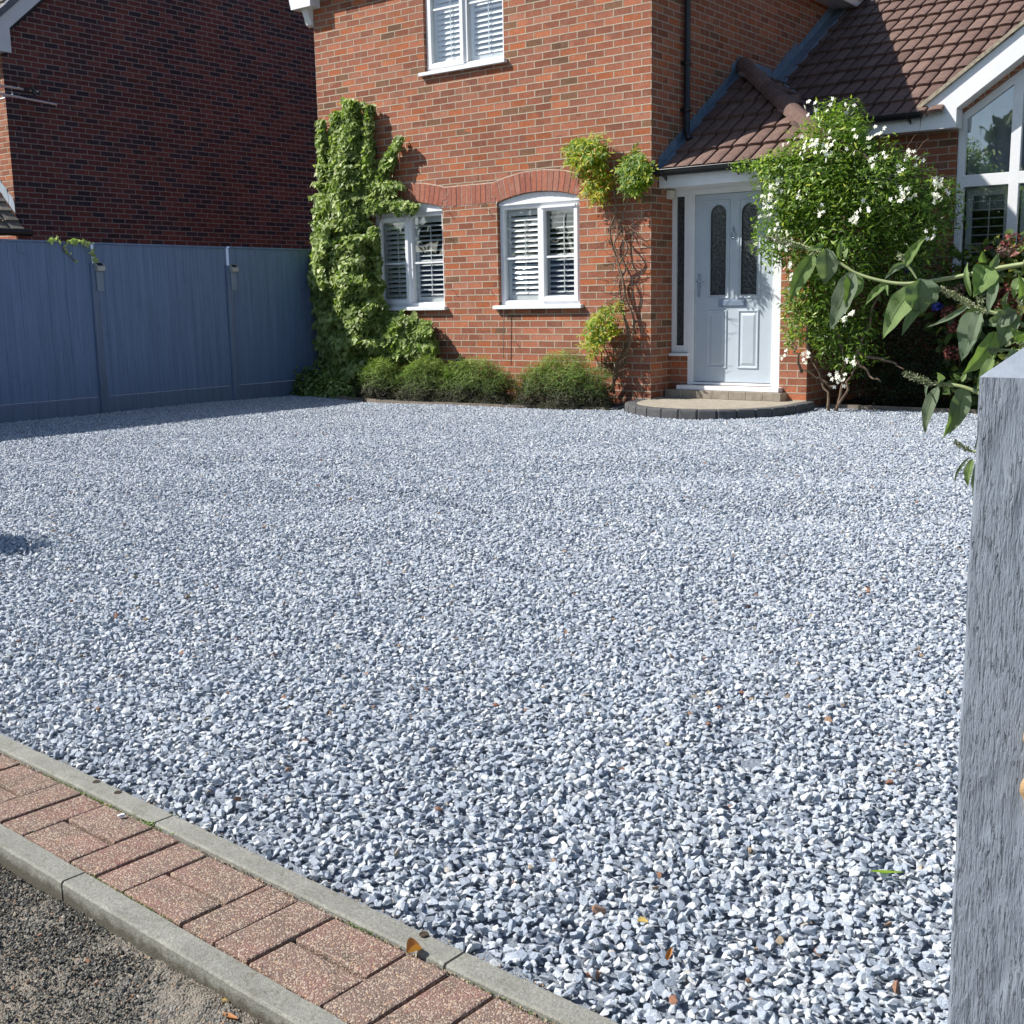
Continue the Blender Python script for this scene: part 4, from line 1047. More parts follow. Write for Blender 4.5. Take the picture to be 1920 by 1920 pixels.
# ------------------------------------------------------------------ half-round doorstep
step = empty('doorstep', (.77, .2, 0), 'half-round sandstone doorstep with charcoal block edging below the front door', 'doorstep')
MAT['sand'] = ground_mat('sandstone', (.30, .265, .215), (.40, .36, .29), 5, 120, .003)
MAT['char'] = plain('charcoal_block', (.085, .085, .088), .85, .25, 20, .003, 120)
MAT['blk'] = plain('sand_cement_block', (.27, .235, .19), .9, .22, 12, .002, 140)
ri = .775; pts = []
for k in range(61):
    t = math.pi * (1 + k / 60.0); pts.append((SLC.x + ri * math.cos(t), SLC.y + ri * math.sin(t)))
pts += [(SLC.x + ri, DY - .002), (.004, DY - .002), (.004, -.001), (SLC.x - ri, -.001)]
mb = MB(); mb.prism([(x, y, -.15) for x, y in pts], (0, 0, .146)); mb.build('paving', MAT['sand'], step)
mb = MB(); nB = 15
for k in range(nB):
    a0_, a1_ = math.pi * (1 + (k + .012) / nB), math.pi * (1 + (k + .988) / nB); ro = .90
    q = []
    for (rr, aa) in ((ri + .004, a0_), (ro, a0_), (ro, a1_), (ri + .004, a1_)): q.append((SLC.x + rr * math.cos(aa), SLC.y + rr * math.sin(aa), -.15 + random.uniform(-.001, .001)))
    mb.prism(q, (0, 0, .150))
for (xa_, xb_, ya_, yb_) in ((SLC.x - .90, SLC.x - ri - .004, SLC.y + .003, -.002), (SLC.x + ri + .004, SLC.x + .90, SLC.y + .003, .19), (SLC.x + ri + .004, SLC.x + .90, .194, .40)): mb.box(xa_, ya_, -.15, xb_, yb_, 0.0)
mb.build('edging', MAT['char'], step, bevel=.018)
mb = MB(); xs_ = .012
for k in range(7):
    wdt = .192; mb.box(xs_, DY - .155 + .003, -.003, xs_ + wdt - .007, DY - .004, .080 + random.uniform(-.001, .001)); xs_ += wdt
mb.build('step_blocks', MAT['blk'], step, bevel=.004)
mb = MB(); mb.box(.018, DY - .148, -.003, 1.35, DY - .004, .076); mb.build('step_mortar', MAT['mortar'], step)

# ================================================================== FENCE
FXX = -5.0
fence = empty('garden_fence', (FXX, -3.0, -.08), 'blue-grey painted close-board garden fence running from the driveway to the side of the house', 'fence')
py_ = [-3.27 + 1.83 * k for k in range(-5, 3)]
for i, yq in enumerate(py_):
    mb = MB(); mb.box(FXX - .075, yq - .048, -.35, FXX + .022, yq + .048, 1.53); mb.box(FXX + .022, yq - .040, -.35, FXX + .030, yq + .040, 1.525)
    mb.build('post', MAT['fencepost'], fence, bevel=.006)
    if i == len(py_) - 1: break
    a, b_ = yq + .022, py_[i + 1] - .022; zt0 = 1.752 + (random.uniform(-.006, .006)); 
    mb = MB(); mb.box(FXX - .045, a - .0, -.35, FXX + .006, b_, .098); mb.build('gravel_board', MAT['fencepost'], fence, bevel=.004)
    mb = MB(); n = 17; wb = (b_ - a) / n
    for k in range(n):
        y0_ = a + k * wb; zt_ = zt0 - .018 + random.uniform(-.003, .002); th = random.uniform(.0040, .0062); yb = y0_ + wb + .008
        mb.prism([(FXX - .010, y0_, .10), (FXX - .010, yb, .10), (FXX + .0 + .002, yb, .10), (FXX + th, y0_ + .001, .10), (FXX + th - .001, y0_, .10)], (0, 0, zt_ - .10))
    mb.box(FXX - .044, a, .10, FXX - .011, a + .035, zt0 - .02); mb.box(FXX - .044, b_ - .035, .10, FXX - .011, b_, zt0 - .02)
    for z in (.25, .9, 1.55): mb.box(FXX - .040, a + .036, z, FXX - .0115, b_ - .036, z + .045)
    pn = mb.build('fence_panel', MAT['fence'], fence)
    mb = MB(); mb.box(FXX - .046, a, zt0 - .016, FXX + .024, b_, zt0 + .002); mb.build('capping', MAT['fence'], pn)
# solar lights on two posts, plus painted plates below them
MAT['solar'] = plain('solar_cell', (.012, .015, .03), .2, .1); MAT['frost'] = plain('frosted_lens', (.42, .43, .40), .4, .1); MAT['lamp_w'] = plain('lamp_plastic', (.40, .41, .38), .4, .1); MAT['plate'] = fence_mat('plate_paint', (.21, .265, .34), .3)
for (yq, lab, zc) in ((-3.225, 'small solar fence light on the nearer fence post, left of the two', 1.50), (-1.395, 'small solar fence light on the farther fence post, beside the ivy', 1.505)):
    r = empty('fence_light', (FXX + .03, yq, zc - .04), lab, 'solar light', 'solar lights on the fence posts')
    mb = MB(); x = FXX + .031; mb.prism([(x, yq - .050, zc - .052), (x + .05, yq - .050, zc - .050), (x + .06, yq - .050, zc - .004), (x, yq - .050, zc + .045)], (0, .10, 0)); mb.build('case', MAT['lamp_w'], r, bevel=.003)
    mb = MB(); mb.poly([(x + .010, yq - .036, zc + .0375), (x + .053, yq - .036, zc + .004), (x + .053, yq + .036, zc + .004), (x + .010, yq + .036, zc + .0375)]); mb.build('solar_cell', MAT['solar'], r)
    mb = MB(); mb.box(x + .050, yq - .038, zc - .043, x + .060, yq + .038, zc - .012); mb.build('lens', MAT['frost'], r)
    mb = MB(); mb.box(FXX + .0308, yq - .042, zc - .265, FXX + .050, yq + .042, zc - .056); mb.build('back_plate', MAT['plate'], r, bevel=.003)

# ================================================================== NEIGHBOUR
nb = empty('brick_house', (-13, 2, 0), 'dark red brick side wall and gable of the neighbouring house behind the blue-grey fence', 'house')
NX, NY = -9.5, -1.45; nap = 3.2; nsl = .883
nz = lambda y: 4.83 + nsl * (y - (NY - .15))
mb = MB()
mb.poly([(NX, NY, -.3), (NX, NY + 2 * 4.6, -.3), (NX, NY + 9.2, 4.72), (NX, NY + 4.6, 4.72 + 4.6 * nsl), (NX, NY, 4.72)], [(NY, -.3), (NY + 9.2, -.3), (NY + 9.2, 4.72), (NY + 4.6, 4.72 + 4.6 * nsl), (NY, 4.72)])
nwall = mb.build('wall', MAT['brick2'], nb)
mb = MB(); mb.poly([(NX - 8, NY, -.3), (NX, NY, -.3), (NX, NY, 4.72), (NX - 8, NY, 4.72)], [(0.05, -.3), (8.05, -.3), (8.05, 4.72), (0.05, 4.72)]); mb.build('wall', MAT['brick'], nb)
pN = math.atan(nsl)
MAT['pvcold'] = upvc('weathered_white_board', (.60, .64, .69), .6)
mb = MB(); y_a = NY - .17; ym = NY + 4.6
zb_ = lambda y: 4.92 + nsl * (y - y_a)
L = [(y_a - .03, zb_(y_a) - .02), (ym, zb_(ym)), (ym, zb_(ym) - .26), (y_a + .24, zb_(y_a + .24) - .26), (y_a + .24, 4.545), (y_a - .03, 4.545)]
mb.prism([(NX + .12, y, z) for y, z in L], (.022, 0, 0)); mb.prism([(NX + .12, 2 * ym - y, z) for y, z in L], (.022, 0, 0)); mb.box(NX - 8, y_a - .03, 4.546, NX + .119, y_a - .01, 4.80); mb.box(NX - 8, y_a - .009, 4.547, NX + .119, NY - .001, 4.56); mb.box(NX + .001, y_a + .0, 4.561, NX + .119, y_a + .22, 4.575)
mb.build('barge_board', MAT['pvcold'], nb)
mb = MB(); n = 17; d = (ym - y_a) / n
for k in range(n):
    a = y_a - .06 + k * d; b_ = a + d * .985; h = .10
    for sg in (1, -1):
        Y = (lambda y: y) if sg > 0 else (lambda y: 2 * ym - y)
        mb.prism([(NX + .08, Y(a), zb_(a) - .028), (NX + .08, Y(b_), zb_(b_) - .028), (NX + .08, Y(b_), zb_(b_) + .075), (NX + .08, Y(a), zb_(a) + .085)], (.085, 0, 0))
MAT['verge_grey'] = plain('grey_verge_trim', (.105, .125, .15), .55, .25, 10); mb.build('verge_trim', MAT['verge_grey'], nb)
link('main_roof', tile_mesh((NX + .10, y_a - .05, zb_(y_a - .05) + .0), (-1, 0, 0), (0, math.cos(pN), math.sin(pN)), 7.5, 6.2, None, pan=.30, gauge=.20, hump=.012), MAT['tile2'], nb)
mb = MB(); mb.prism([(NX - .03, y_a + .02, zb_(y_a) - .09), (NX - .03, 2 * ym - y_a, zb_(y_a) - .09), (NX - .03, ym, zb_(ym) - .07)], (-7.5, 0, 0)); mb.prism([(NX + .115, y_a, zb_(y_a) - .06), (NX + .115, ym, zb_(ym) - .06), (NX + .115, ym, zb_(ym) - .03), (NX + .115, y_a, zb_(y_a) - .03)], (-.14, 0, 0)); mb.build('roof_felt', MAT['black'], nb)
# lean-to roof on the neighbour's front, only its end shows above the fence
mb = MB(); link('lean_to_roof', tile_mesh((NX + .22, -6.5, 2.135), (0, 1, 0), Vector((-.72, 0, .69)), 5.02, 2.6, None, pan=.30, gauge=.20, hump=.010), MAT['tile2'], nb)
mb.box(NX - 2, -6.4, 1.9, NX + .15, NY - .3, 2.02); mb.build('lean_to_soffit', MAT['cream'], nb)
mb = MB()
for k in range(12):
    a = -2.2 + k * .19; zz = lambda x: 2.135 + (NX + .22 - x) * .958
    x = NX + .0 - k * .14
    mb.prism([(x, NY - .006, zz(x) + .05), (x - .14, NY - .006, zz(x - .14) + .05), (x - .14, NY - .006, zz(x - .14) + .22), (x - .03, NY - .006, zz(x) + .27), (x, NY - .006, zz(x) + .18)], (0, -.004 - .003 * (k % 2), 0))
MAT['leadn'] = plain('bright_lead', (.36, .42, .48), .5, .12); mb.build('lead_flashing', MAT['leadn'], nb)
mb = MB(); mb.tube([(NX + .27, -6.4, 2.12), (NX + .27, NY + .05, 2.12)], .052, 12); mb.build('gutter', MAT['black'], nb)
mb = MB(); mb.lathe([(0, .05), (.03, .05), (.035, 0)], (NX, 5.0, 2.0), (1, 0, 0), 10); mb.build('vent', MAT['black'], nb)
# television aerial on a short bracket by the corner of the neighbour's wall
ae = empty('tv_aerial', (NX, NY + .25, 3.95), 'silver and black television aerial bracketed to the corner of the dark brick wall', 'aerial')
MAT['alu'] = plain('aluminium', (.55, .57, .62), .3, .1, metal=.8)
pp = lambda x, y, X=-9.30: atx(x, y, X)
mb = MB(); mb.tube([pp(-30, 156), pp(72, 172)], .016, 8); mb.build('boom', MAT['alu'], ae)
mb = MB(); mb.tube([pp(-30, 170), pp(106, 196)], .018, 8); mb.build('boom', MAT['alu'], ae)
mb = MB()
for t in np.linspace(0.05, 1, 8):
    a = pp(-30 + 102 * t, 156 + 16 * t); mb.tube([a + Vector((-.10, 0, .0)), a + Vector((.10, 0, 0))], .006, 5); mb.tube([a - Vector((0, 0, .02)), a + Vector((0, 0, .02))], .008, 5)
for (x, y) in ((35, 184), (50, 186), (90, 193)): a = pp(x, y); mb.tube([a + Vector((0, 0, -.022)), a + Vector((0, 0, .022))], .016, 6)
mb.tube([pp(66, 160), pp(70, 172), pp(66, 182), pp(58, 192)], .010, 6); mb.tube([pp(58, 164), pp(67, 178)], .034, 8); mb.tube([pp(44, 168), pp(54, 170)], .034, 8)
mb.build('elements', MAT['black'], ae)
mb = MB(); mb.tube([pp(22, 172), pp(24, 178), pp(16, 181), pp(4, 180)], .010, 6); mb.tube([pp(10, 184), (NX + .0, pp(10, 184).y, pp(10, 184).z)], .012, 6); mb.build('bracket', MAT['alu'], ae)

# ================================================================== GATE POST
MAT['cap'] = plain('smooth_grey_paint', (.225, .262, .312), .5, .10, 60, .0006, 500)
gp = empty('gate_post', (6.078, -9.60, -.1), 'square grey-blue painted wooden gate post at the right edge in the foreground', 'post')
px0, px1, py0, py1, pz = 6.0235, 6.1300, -9.655, -9.548, .957
py0, py1 = -9.548, -9.442
mb = MB(); n = 60; V = []; r = .0035
ring = [(px0 + r, py0), (px1 - r, py0), (px1, py0 + r), (px1, py1 - r), (px1 - r, py1), (px0 + r, py1), (px0, py1 - r), (px0, py0 + r)]
for k in range(n + 1):
    z = -.3 + (pz + .3) * k / n; sx = .0012 * math.sin(z * 7) + .0006 * math.sin(z * 31)
    for (x, y) in ring: V.append((x + sx + random.uniform(-.0003, .0003), y + sx * .5, z if k < n else pz))
F_ = [(k * 8 + j, k * 8 + (j + 1) % 8, (k + 1) * 8 + (j + 1) % 8, (k + 1) * 8 + j) for k in range(n) for j in range(8)]
V.append(((px0 + px1) / 2, (py0 + py1) / 2, pz + .046)); ti = len(V) - 1
F_ += [(n * 8 + j, n * 8 + (j + 1) % 8, ti) for j in range(8)]
me = bpy.data.meshes.new('post_timber'); me.from_pydata(V, [], F_); me.update(); pt = link('post_timber', me, [MAT['post'], MAT['cap']], gp)
for pl0 in me.polygons:
    if pl0.index >= len(me.polygons) - 8: pl0.material_index = 1
mb = MB(); MAT['rope'] = plain('tan_rope', (.50, .33, .17), .9, .25, 60, .003, 300)
def rope_tuft(z0, z1, x, rr):
    mb.tube([(x + .0022 * math.sin(k * 1.1), py0 - .004 - .004 * math.sin(k * 1.7), z0 + (z1 - z0) * k / 8) for k in range(9)], [rr * (.55 + .5 * math.sin(math.pi * k / 8)) for k in range(9)], 10)
rope_tuft(.490, .548, 6.0985, .0065); rope_tuft(.554, .600, 6.0975, .0055)
rp = mb.build('rope', MAT['rope'], smooth=True); tag(rp, 'tan rope loop showing at the right edge of the foreground post', 'rope')

# ================================================================== DRAIN COVER, BED EDGING, BITS
MAT['cover'] = plain('sandy_concrete', (.46, .39, .28), .92, .15, 20, .002, 200)
dc = empty('drain_cover', (5.85, -9.2, -.12), 'sandy concrete drain cover with a moulded ring, half buried in gravel beside the gate post', 'drain cover')
mb = MB(); mb.box(5.70, -9.30, -.16, 6.02, -9.085, -.112); mb.build('slab', MAT['cover'], dc, bevel=.005)
mb = MB(); mb.lathe([(.0, .003), (.070, .003), (.074, .0005), (.080, .0005), (.084, .003), (.092, .003), (.094, 0)], (5.86, -9.21, -.1118), (0, 0, 1), 40)
for k in range(5): mb.box(5.825 + .018 * k, -9.25 + .004 * k, -.110, 5.829 + .018 * k, -9.205, -.1065)
mb.build('raised_pattern', MAT['cover'], dc)
ed = empty('bed_edging', (-2.5, -.8, -.08), 'weathered timber edging board between the gravel and the planting bed under the windows', 'edging')
pl_ = [(-4.5, -.56), (-4.0, -.70), (-3.2, -.86), (-2.3, -.86), (-1.4, -.78), (-.62, -.64), (-.2, -.60)]
for i in range(len(pl_) - 1):
    a = Vector((*pl_[i], 0)); b_ = Vector((*pl_[i + 1], 0)); d = (b_ - a).normalized(); nn = Vector((-d.y, d.x, 0)); mb = MB(); mb.obox(a + Vector((0, 0, -.2)) , d, nn, Vector((0, 0, 1)), (b_ - a).length + .01, .022, .142 + .006 * (i % 2)); mb.build('board', MAT['timber'], ed)
e2 = empty('bed_edging', (3.2, .72, -.08), 'low pale stone edging in front of the dark shrub bed right of the doorstep', 'edging')
mb = MB(); mb.box(1.72, .67, -.2, 8.8, .70, -.045); mb.build('board', MAT['timber'], e2)
def bedsheet(pts, z): 
    mb = MB(); mb.poly([(x, y, z) for x, y in pts]); o = mb.build('soil', MAT['soil']); o['kind'] = 'structure'
bedsheet([(-4.99, -.5)] + pl_ + [(0, -.5), (0, .0), (-4.99, .0)], -.078); bedsheet([(1.58, .70), (8.8, .70), (8.8, 2.04), (1.58, 2.04)], -.07)

# slate chippings on the bed, small tan pebbles in the paving joints, loose chippings by the road
def other_stones(name, mat, k0, n=5):
    col = bpy.data.collections.new(name)
    for k in range(n):
        me = stone_mesh(name, k0 + k); me.materials.clear(); me.materials.append(mat); col.objects.link(bpy.data.objects.new(name, me))
    return col
def rmat(name, stops):
    m, t, b, o = newmat(name); g = G(t); oi = g.n('ObjectInfo'); g.l(g.ramp(oi.outputs['Random'], stops), b.inputs['Base Color']); b.inputs['Roughness'].default_value = .75; return m
MAT['slate'] = rmat('slate_chip', [(0, (.03, .035, .04)), (.6, (.09, .095, .10)), (1, (.20, .20, .20))])
MAT['tan'] = rmat('tan_pebble', [(0, (.30, .20, .12)), (.5, (.45, .34, .22)), (.8, (.55, .47, .36)), (1, (.20, .08, .05))])
MAT['chip'] = rmat('road_chip', [(0, (.035, .038, .035)), (.4, (.09, .09, .08)), (.75, (.19, .18, .155)), (.95, (.27, .23, .17)), (1, (.26, .13, .07))])
cs = other_stones('slate_shape', MAT['slate'], 200); ct_ = other_stones('pebble_shape', MAT['tan'], 300); cc_ = other_stones('chip_shape', MAT['chip'], 400)
n = 5200; X = RNG.uniform(-4.9, -.1, n); Y = RNG.uniform(-.86, -.02, n); ok = Y > np.interp(X, [p[0] for p in pl_], [p[1] for p in pl_]) + .03; X, Y = X[ok], Y[ok]; n = len(X)
scatter_obj('slate_chippings', np.stack([X, Y, np.full(n, -.072) + RNG.uniform(0, .01, n)], 1), np.stack([RNG.normal(0, .4, n), RNG.normal(0, .4, n), RNG.uniform(0, 6.3, n)], 1), RNG.uniform(.008, .02, n), RNG.integers(0, 5, n), cs)
U = []; 
for k in range(1500):
    u = random.uniform(-.3, 2.9); c = random.random()
    if c < .42: v = random.gauss(.0595, .0022)
    elif c < .6: v = random.gauss(.272, .002)
    elif c < .8:
        q = (u - .847) % .411; u = u - q + random.choice((.0, .104, .2075)); v = random.uniform(.06, .27)
    else: v = random.gauss(-.006, .006)
    if c < .6 or c > .8: sc = random.uniform(.0018, .0042)
    else: sc = random.uniform(.0015, .0030)
    U.append((*S(u, v, KZ - .010 + (.006 if c > .8 else 0)), sc))
U = np.array(U); n = len(U)
scatter_obj('loose_pebbles', U[:, :3], RNG.uniform(0, 6, (n, 3)), U[:, 3], RNG.integers(0, 5, n), ct_)
n = 26000; u = RNG.uniform(.2, 2.6, n); v = .335 + RNG.exponential(.13, n); P3 = np.array([tuple(S(a, b_, -.1625 + .017 * math.exp(-((b_ - .36) / .05) ** 2) * (0.4 + 0.6 * math.sin(a * 7.7) ** 2))) for a, b_ in zip(u, v)])
scatter_obj('road_chippings', P3, RNG.uniform(0, 6, (n, 3)), np.clip(RNG.lognormal(math.log(.0029), .42, n), .0014, .0075), RNG.integers(0, 5, n), cc_)

# ================================================================== FOLIAGE
from mathutils import noise as mnoise
T_IVY = ([(0, 0, 0), (.30, -.06, .05), (.50, .22, .04), (.34, .50, .03), (0, 1.0, -.05), (-.34, .50, .03), (-.50, .22, .04), (-.30, -.06, .05), (0, .35, -.06)], [(0, 1, 8), (1, 2, 8), (2, 3, 8), (3, 4, 8), (4, 5, 8), (5, 6, 8), (6, 7, 8), (7, 0, 8)])
T_OVAL = ([(0, 0, 0), (.5, .38, .10), (.36, .72, .08), (0, 1, -.12), (-.36, .72, .08), (-.5, .38, .10), (0, .45, -.02)], [(0, 1, 6), (1, 2, 6), (2, 3, 6), (3, 4, 6), (4, 5, 6), (5, 0, 6)])
T_SLIM = ([(0, 0, 0), (.5, .42, .12), (0, 1, -.10), (-.5, .42, .12), (0, .45, 0)], [(0, 1, 4), (1, 2, 4), (2, 3, 4), (3, 0, 4)])
T_BLADE = ([(-.5, 0, 0), (.5, 0, 0), (0, 1, 0)], [(0, 1, 2)])
T_PETAL = ([(0, 0, 0), (.33, .5, .12), (.14, 1, .04), (-.14, 1, .04), (-.33, .5, .12)], [(0, 1, 2, 3, 4)])
def leaf_cloud(name, P, N, D, Ln, Wd, rnd, tpl, mat, parent):
    P, N, D = (np.asarray(a, np.float64) for a in (P, N, D)); n = len(P)
    N = N / np.linalg.norm(N, axis=1, keepdims=True); D = D - (D * N).sum(1, keepdims=True) * N; D /= np.linalg.norm(D, axis=1, keepdims=True) + 1e-9
    Xa = np.cross(D, N); T = np.array(tpl[0]); m = len(T)
    V = P[:, None, :] + Xa[:, None, :] * (T[None, :, 0:1] * Wd[:, None, None]) + D[:, None, :] * (T[None, :, 1:2] * Ln[:, None, None]) + N[:, None, :] * (T[None, :, 2:3] * Wd[:, None, None])
    V = V.reshape(-1, 3); loops = []; sizes = []
    base = np.arange(n) * m; k = len(tpl[1]); fs = [len(f) for f in tpl[1]]; flat = np.array([i for f in tpl[1] for i in f])
    li = (base[:, None] + flat[None, :]).ravel(); tot = np.tile(np.array(fs), n); st = np.concatenate([[0], np.cumsum(tot)[:-1]])
    me = bpy.data.meshes.new(name); me.vertices.add(len(V)); me.vertices.foreach_set('co', V.astype(np.float32).ravel())
    me.loops.add(len(li)); me.loops.foreach_set('vertex_index', li.astype(np.int32)); me.polygons.add(len(tot)); me.polygons.foreach_set('loop_start', st.astype(np.int32)); me.polygons.foreach_set('loop_total', tot.astype(np.int32))
    a = me.attributes.new('rnd', 'FLOAT', 'POINT'); a.data.foreach_set('value', np.repeat(np.asarray(rnd, np.float32), m)); me.update(calc_edges=True)
    return link(name, me, mat, parent)
def rn(n, s=1.0): return RNG.normal(0, s, (n, 3))
def curved(a, b_, sag, n=8, wob=0.0):
    a, b_ = Vector(a), Vector(b_); o_ = []
    for k in range(n + 1):
        t = k / n; q = a.lerp(b_, t) + Vector(sag) * math.sin(math.pi * t) + Vector((random.gauss(0, wob), random.gauss(0, wob), random.gauss(0, wob))) * (1 if 0 < k < n else 0); o_.append(q)
    return o_

MAT['ivy'] = leaf_mat('ivy_leaf', [(0, (.085, .135, .034)), (.30, (.18, .25, .065)), (.55, (.30, .38, .11)), (.80, (.43, .49, .20)), (1, (.56, .58, .34))], rough=.50, trans=.30, spec=.35)
MAT['bark'] = plain('vine_bark', (.17, .115, .075), .9, .35, 40, .003, 150)
MAT['barkd'] = plain('dark_bark', (.095, .062, .040), .9, .35, 40, .003, 150)
def stroke_cloud(strokes, per_px, plane=0.0, bulge=.18, lift=.03):
    """strokes: (list of (px, py), radius px start, radius px end, bulge scale) painted on the wall plane; returns points and edge factor"""
    out = []
    for (pl, r0, r1, bs) in strokes:
        segs = []; L = 0
        for i in range(len(pl) - 1): l = math.dist(pl[i], pl[i + 1]); segs.append((L, l, pl[i], pl[i + 1])); L += l
        area = L * (r0 + r1) + 3.14 * r0 * r1 * .5; n = int(area * per_px)
        for _ in range(n):
            s_ = random.uniform(-r0 * .5, L + r1 * .5); t = min(max(s_ / max(L, 1e-6), 0), 1); rr = (r0 + (r1 - r0) * t) * (1 + .30 * mnoise.noise(Vector((s_ * .03, pl[0][0], 1))) + .55 * mnoise.noise(Vector((s_ * .12, pl[0][0] * 1.7, 4))))
            for (a, l, p, q) in segs:
                if s_ <= a + l or (a, l, p, q) == segs[-1]:
                    f = (s_ - a) / l; break
            dx, dy_ = (q[0] - p[0]) / l, (q[1] - p[1]) / l; off = random.uniform(-1, 1)
            x = p[0] + (q[0] - p[0]) * f - dy_ * off * rr; y = p[1] + (q[1] - p[1]) * f + dx * off * rr
            e = 1 - off * off; nz_ = .5 + .5 * mnoise.noise(Vector((x * .035, y * .035, 3)))
            dep = lift + bulge * bs * math.sqrt(max(e, 0)) * (.45 + .75 * nz_) * random.uniform(.35, 1) ** .5
            out.append((at(x, y, -dep), e, nz_))
    return out
def ivy_part(strokes, per_px, bulge, parent, size=(.042, .070), seed_dark=0.0):
    c = stroke_cloud(strokes, per_px, bulge=bulge); n = len(c); P = np.array([tuple(q[0]) for q in c]); P[:, 1] = np.minimum(P[:, 1], -.012)
    N = np.array([0, -1.0, .50]) + rn(n, .55); D = np.array([0, -.25, -1.0]) + rn(n, .45)
    Ln = RNG.uniform(size[0], size[1], n); nz_ = np.array([q[2] for q in c])
    r = np.clip(RNG.beta(2.2, 2.6, n) + (nz_ - .5) * .35 - seed_dark, 0, 1)
    return leaf_cloud('foliage', P, N, D, Ln, Ln * RNG.uniform(.85, 1.1, n), r, T_IVY, MAT['ivy'], parent)
ivy = empty('ivy', (-4.1, -.1, -.08), 'pale green ivy climbing the left corner of the red brick house', 'climbing plant')
IV = [([(603, 226), (606, 300), (612, 400)], 7, 9, .5), ([(661, 196), (652, 250), (646, 360)], 18, 34, .7), ([(632, 212), (630, 300)], 9, 16, .5), ([(692, 200), (690, 262), (684, 350)], 8, 14, .5),
      ([(750, 258), (728, 302), (708, 350)], 8, 12, .5), ([(640, 330), (640, 420), (636, 480)], 44, 50, .9), ([(690, 350), (720, 345), (744, 348)], 16, 9, .5), ([(670, 380), (728, 382), (778, 388)], 22, 7, .6), ([(700, 366), (738, 362)], 14, 8, .5),
      ([(648, 470), (656, 560), (660, 620)], 56, 56, 1.5), ([(606, 430), (600, 520), (616, 600), (636, 690)], 16, 24, 1.5), ([(700, 430), (706, 560), (700, 620)], 10, 12, .7),
      ([(670, 600), (740, 612), (796, 622)], 36, 22, .9), ([(660, 640), (735, 650), (805, 652)], 34, 18, .9), ([(690, 600), (740, 630), (770, 655)], 26, 18, 1.0), ([(770, 600), (800, 625), (812, 655)], 10, 12, .6), ([(650, 620), (650, 720)], 48, 46, 1.6), ([(690, 660), (700, 735)], 34, 20, 1.1)]
ivy_part(IV, .24, .28, ivy, (.040, .088))
ivy_part([([(602, 448), (590, 476), (578, 505)], 7, 3, .6), ([(600, 470), (580, 498), (564, 520)], 5, 2, .6), ([(610, 420), (592, 470)], 8, 8, .6), ([(742, 345), (758, 352)], 5, 3, .4)], .22, .2, ivy, (.03, .05))
mb = MB()
for (a, b_) in (((640, 730), (650, 230)), ((660, 730), (690, 240)), ((650, 700), (745, 270)), ((630, 730), (605, 240)), ((660, 700), (790, 640))):
    mb.tube([at(a[0] + (b_[0] - a[0]) * t + 6 * math.sin(t * 9), a[1] + (b_[1] - a[1]) * t, -.015) for t in np.linspace(0, 1, 16)], [.012 * (1 - .75 * t) for t in np.linspace(0, 1, 16)], 6)
mb.build('stem', MAT['bark'], ivy, smooth=True)
# ground ivy at the foot of the corner
gi = empty('ground_ivy', (-4.6, -.45, -.08), 'low mound of ivy on the ground between the fence and the climbing ivy', 'plant')
def mound(name, c, rad, n, tpl, mat, parent, size, wfac, up=.6, droop=0.0, power=.45, rbias=None, cut=-.078, lump=.25):
    """leaves on and just inside an uneven mound"""
    th = RNG.uniform(0, 2 * math.pi, n); ct = RNG.uniform(-.15, 1, n); stt = np.sqrt(1 - ct * ct)
    dr = np.stack([stt * np.cos(th), stt * np.sin(th), ct], 1)
    lum = np.array([1 + lump * mnoise.noise(Vector(tuple(d * 2.3)) + Vector(c)) + lump * .6 * mnoise.noise(Vector(tuple(d * 5.7)) + Vector(c)) for d in dr])
    rr = (RNG.uniform(0, 1, n) ** power) * lum
    P = np.array(c) + dr * np.array(rad) * rr[:, None]; P[:, 2] = np.maximum(P[:, 2], cut + .005)
    N = dr + np.array([0, 0, up]) + rn(n, .5); D = dr * .6 + np.array([0, 0, up - droop]) + rn(n, .55)
    Ln = RNG.uniform(size[0], size[1], n); r = RNG.beta(2.2, 2.2, n)
    if rbias is not None: r = np.clip(rbias(P, dr, rr, r), 0, 1)
    return leaf_cloud(name, P, N, D, Ln, Ln * wfac, r, tpl, mat, parent)
mound('foliage', (-4.62, -.42, -.06), (.42, .22, .36), 1500, T_IVY, MAT['ivy'], gi, (.035, .06), .95, rbias=lambda P, d, rr, r: r * .75)
mound('foliage', (-4.15, -.55, -.07), (.36, .2, .26), 900, T_IVY, MAT['ivy'], gi, (.035, .055), .95, rbias=lambda P, d, rr, r: r * .9)
# ivy trail over the fence top
fi = empty('ivy_trail', (FXX, -3.6, 1.7), 'thin pale ivy trail hanging over the top of the fence by the nearer post', 'climbing plant')
P = []
for (a, b_, nn) in (((92, 452), (112, 450), 14), ((128, 452), (170, 456), 60), ((174, 470), (180, 492), 26), ((108, 452), (142, 490), 10)):
    for _ in range(nn):
        t = random.random(); q = atx(a[0] + (b_[0] - a[0]) * t + random.gauss(0, 2), a[1] + (b_[1] - a[1]) * t + random.gauss(0, 2.2), FXX + .045); P.append(tuple(q))
P = np.array(P); n = len(P); leaf_cloud('foliage', P, np.array([1.0, -.4, .4]) + rn(n, .4), rn(n, 1.0) + np.array([0, 0, -.4]), RNG.uniform(.025, .045, n), RNG.uniform(.02, .04, n), RNG.uniform(.5, 1, n), T_IVY, MAT['ivy'], fi)
mb = MB(); mb.tube([atx(x, y, FXX + .035) for x, y in ((172, 456), (140, 453), (112, 452), (118, 468), (130, 480), (144, 492))], .004, 5); mb.build('stem', MAT['barkd'], fi)

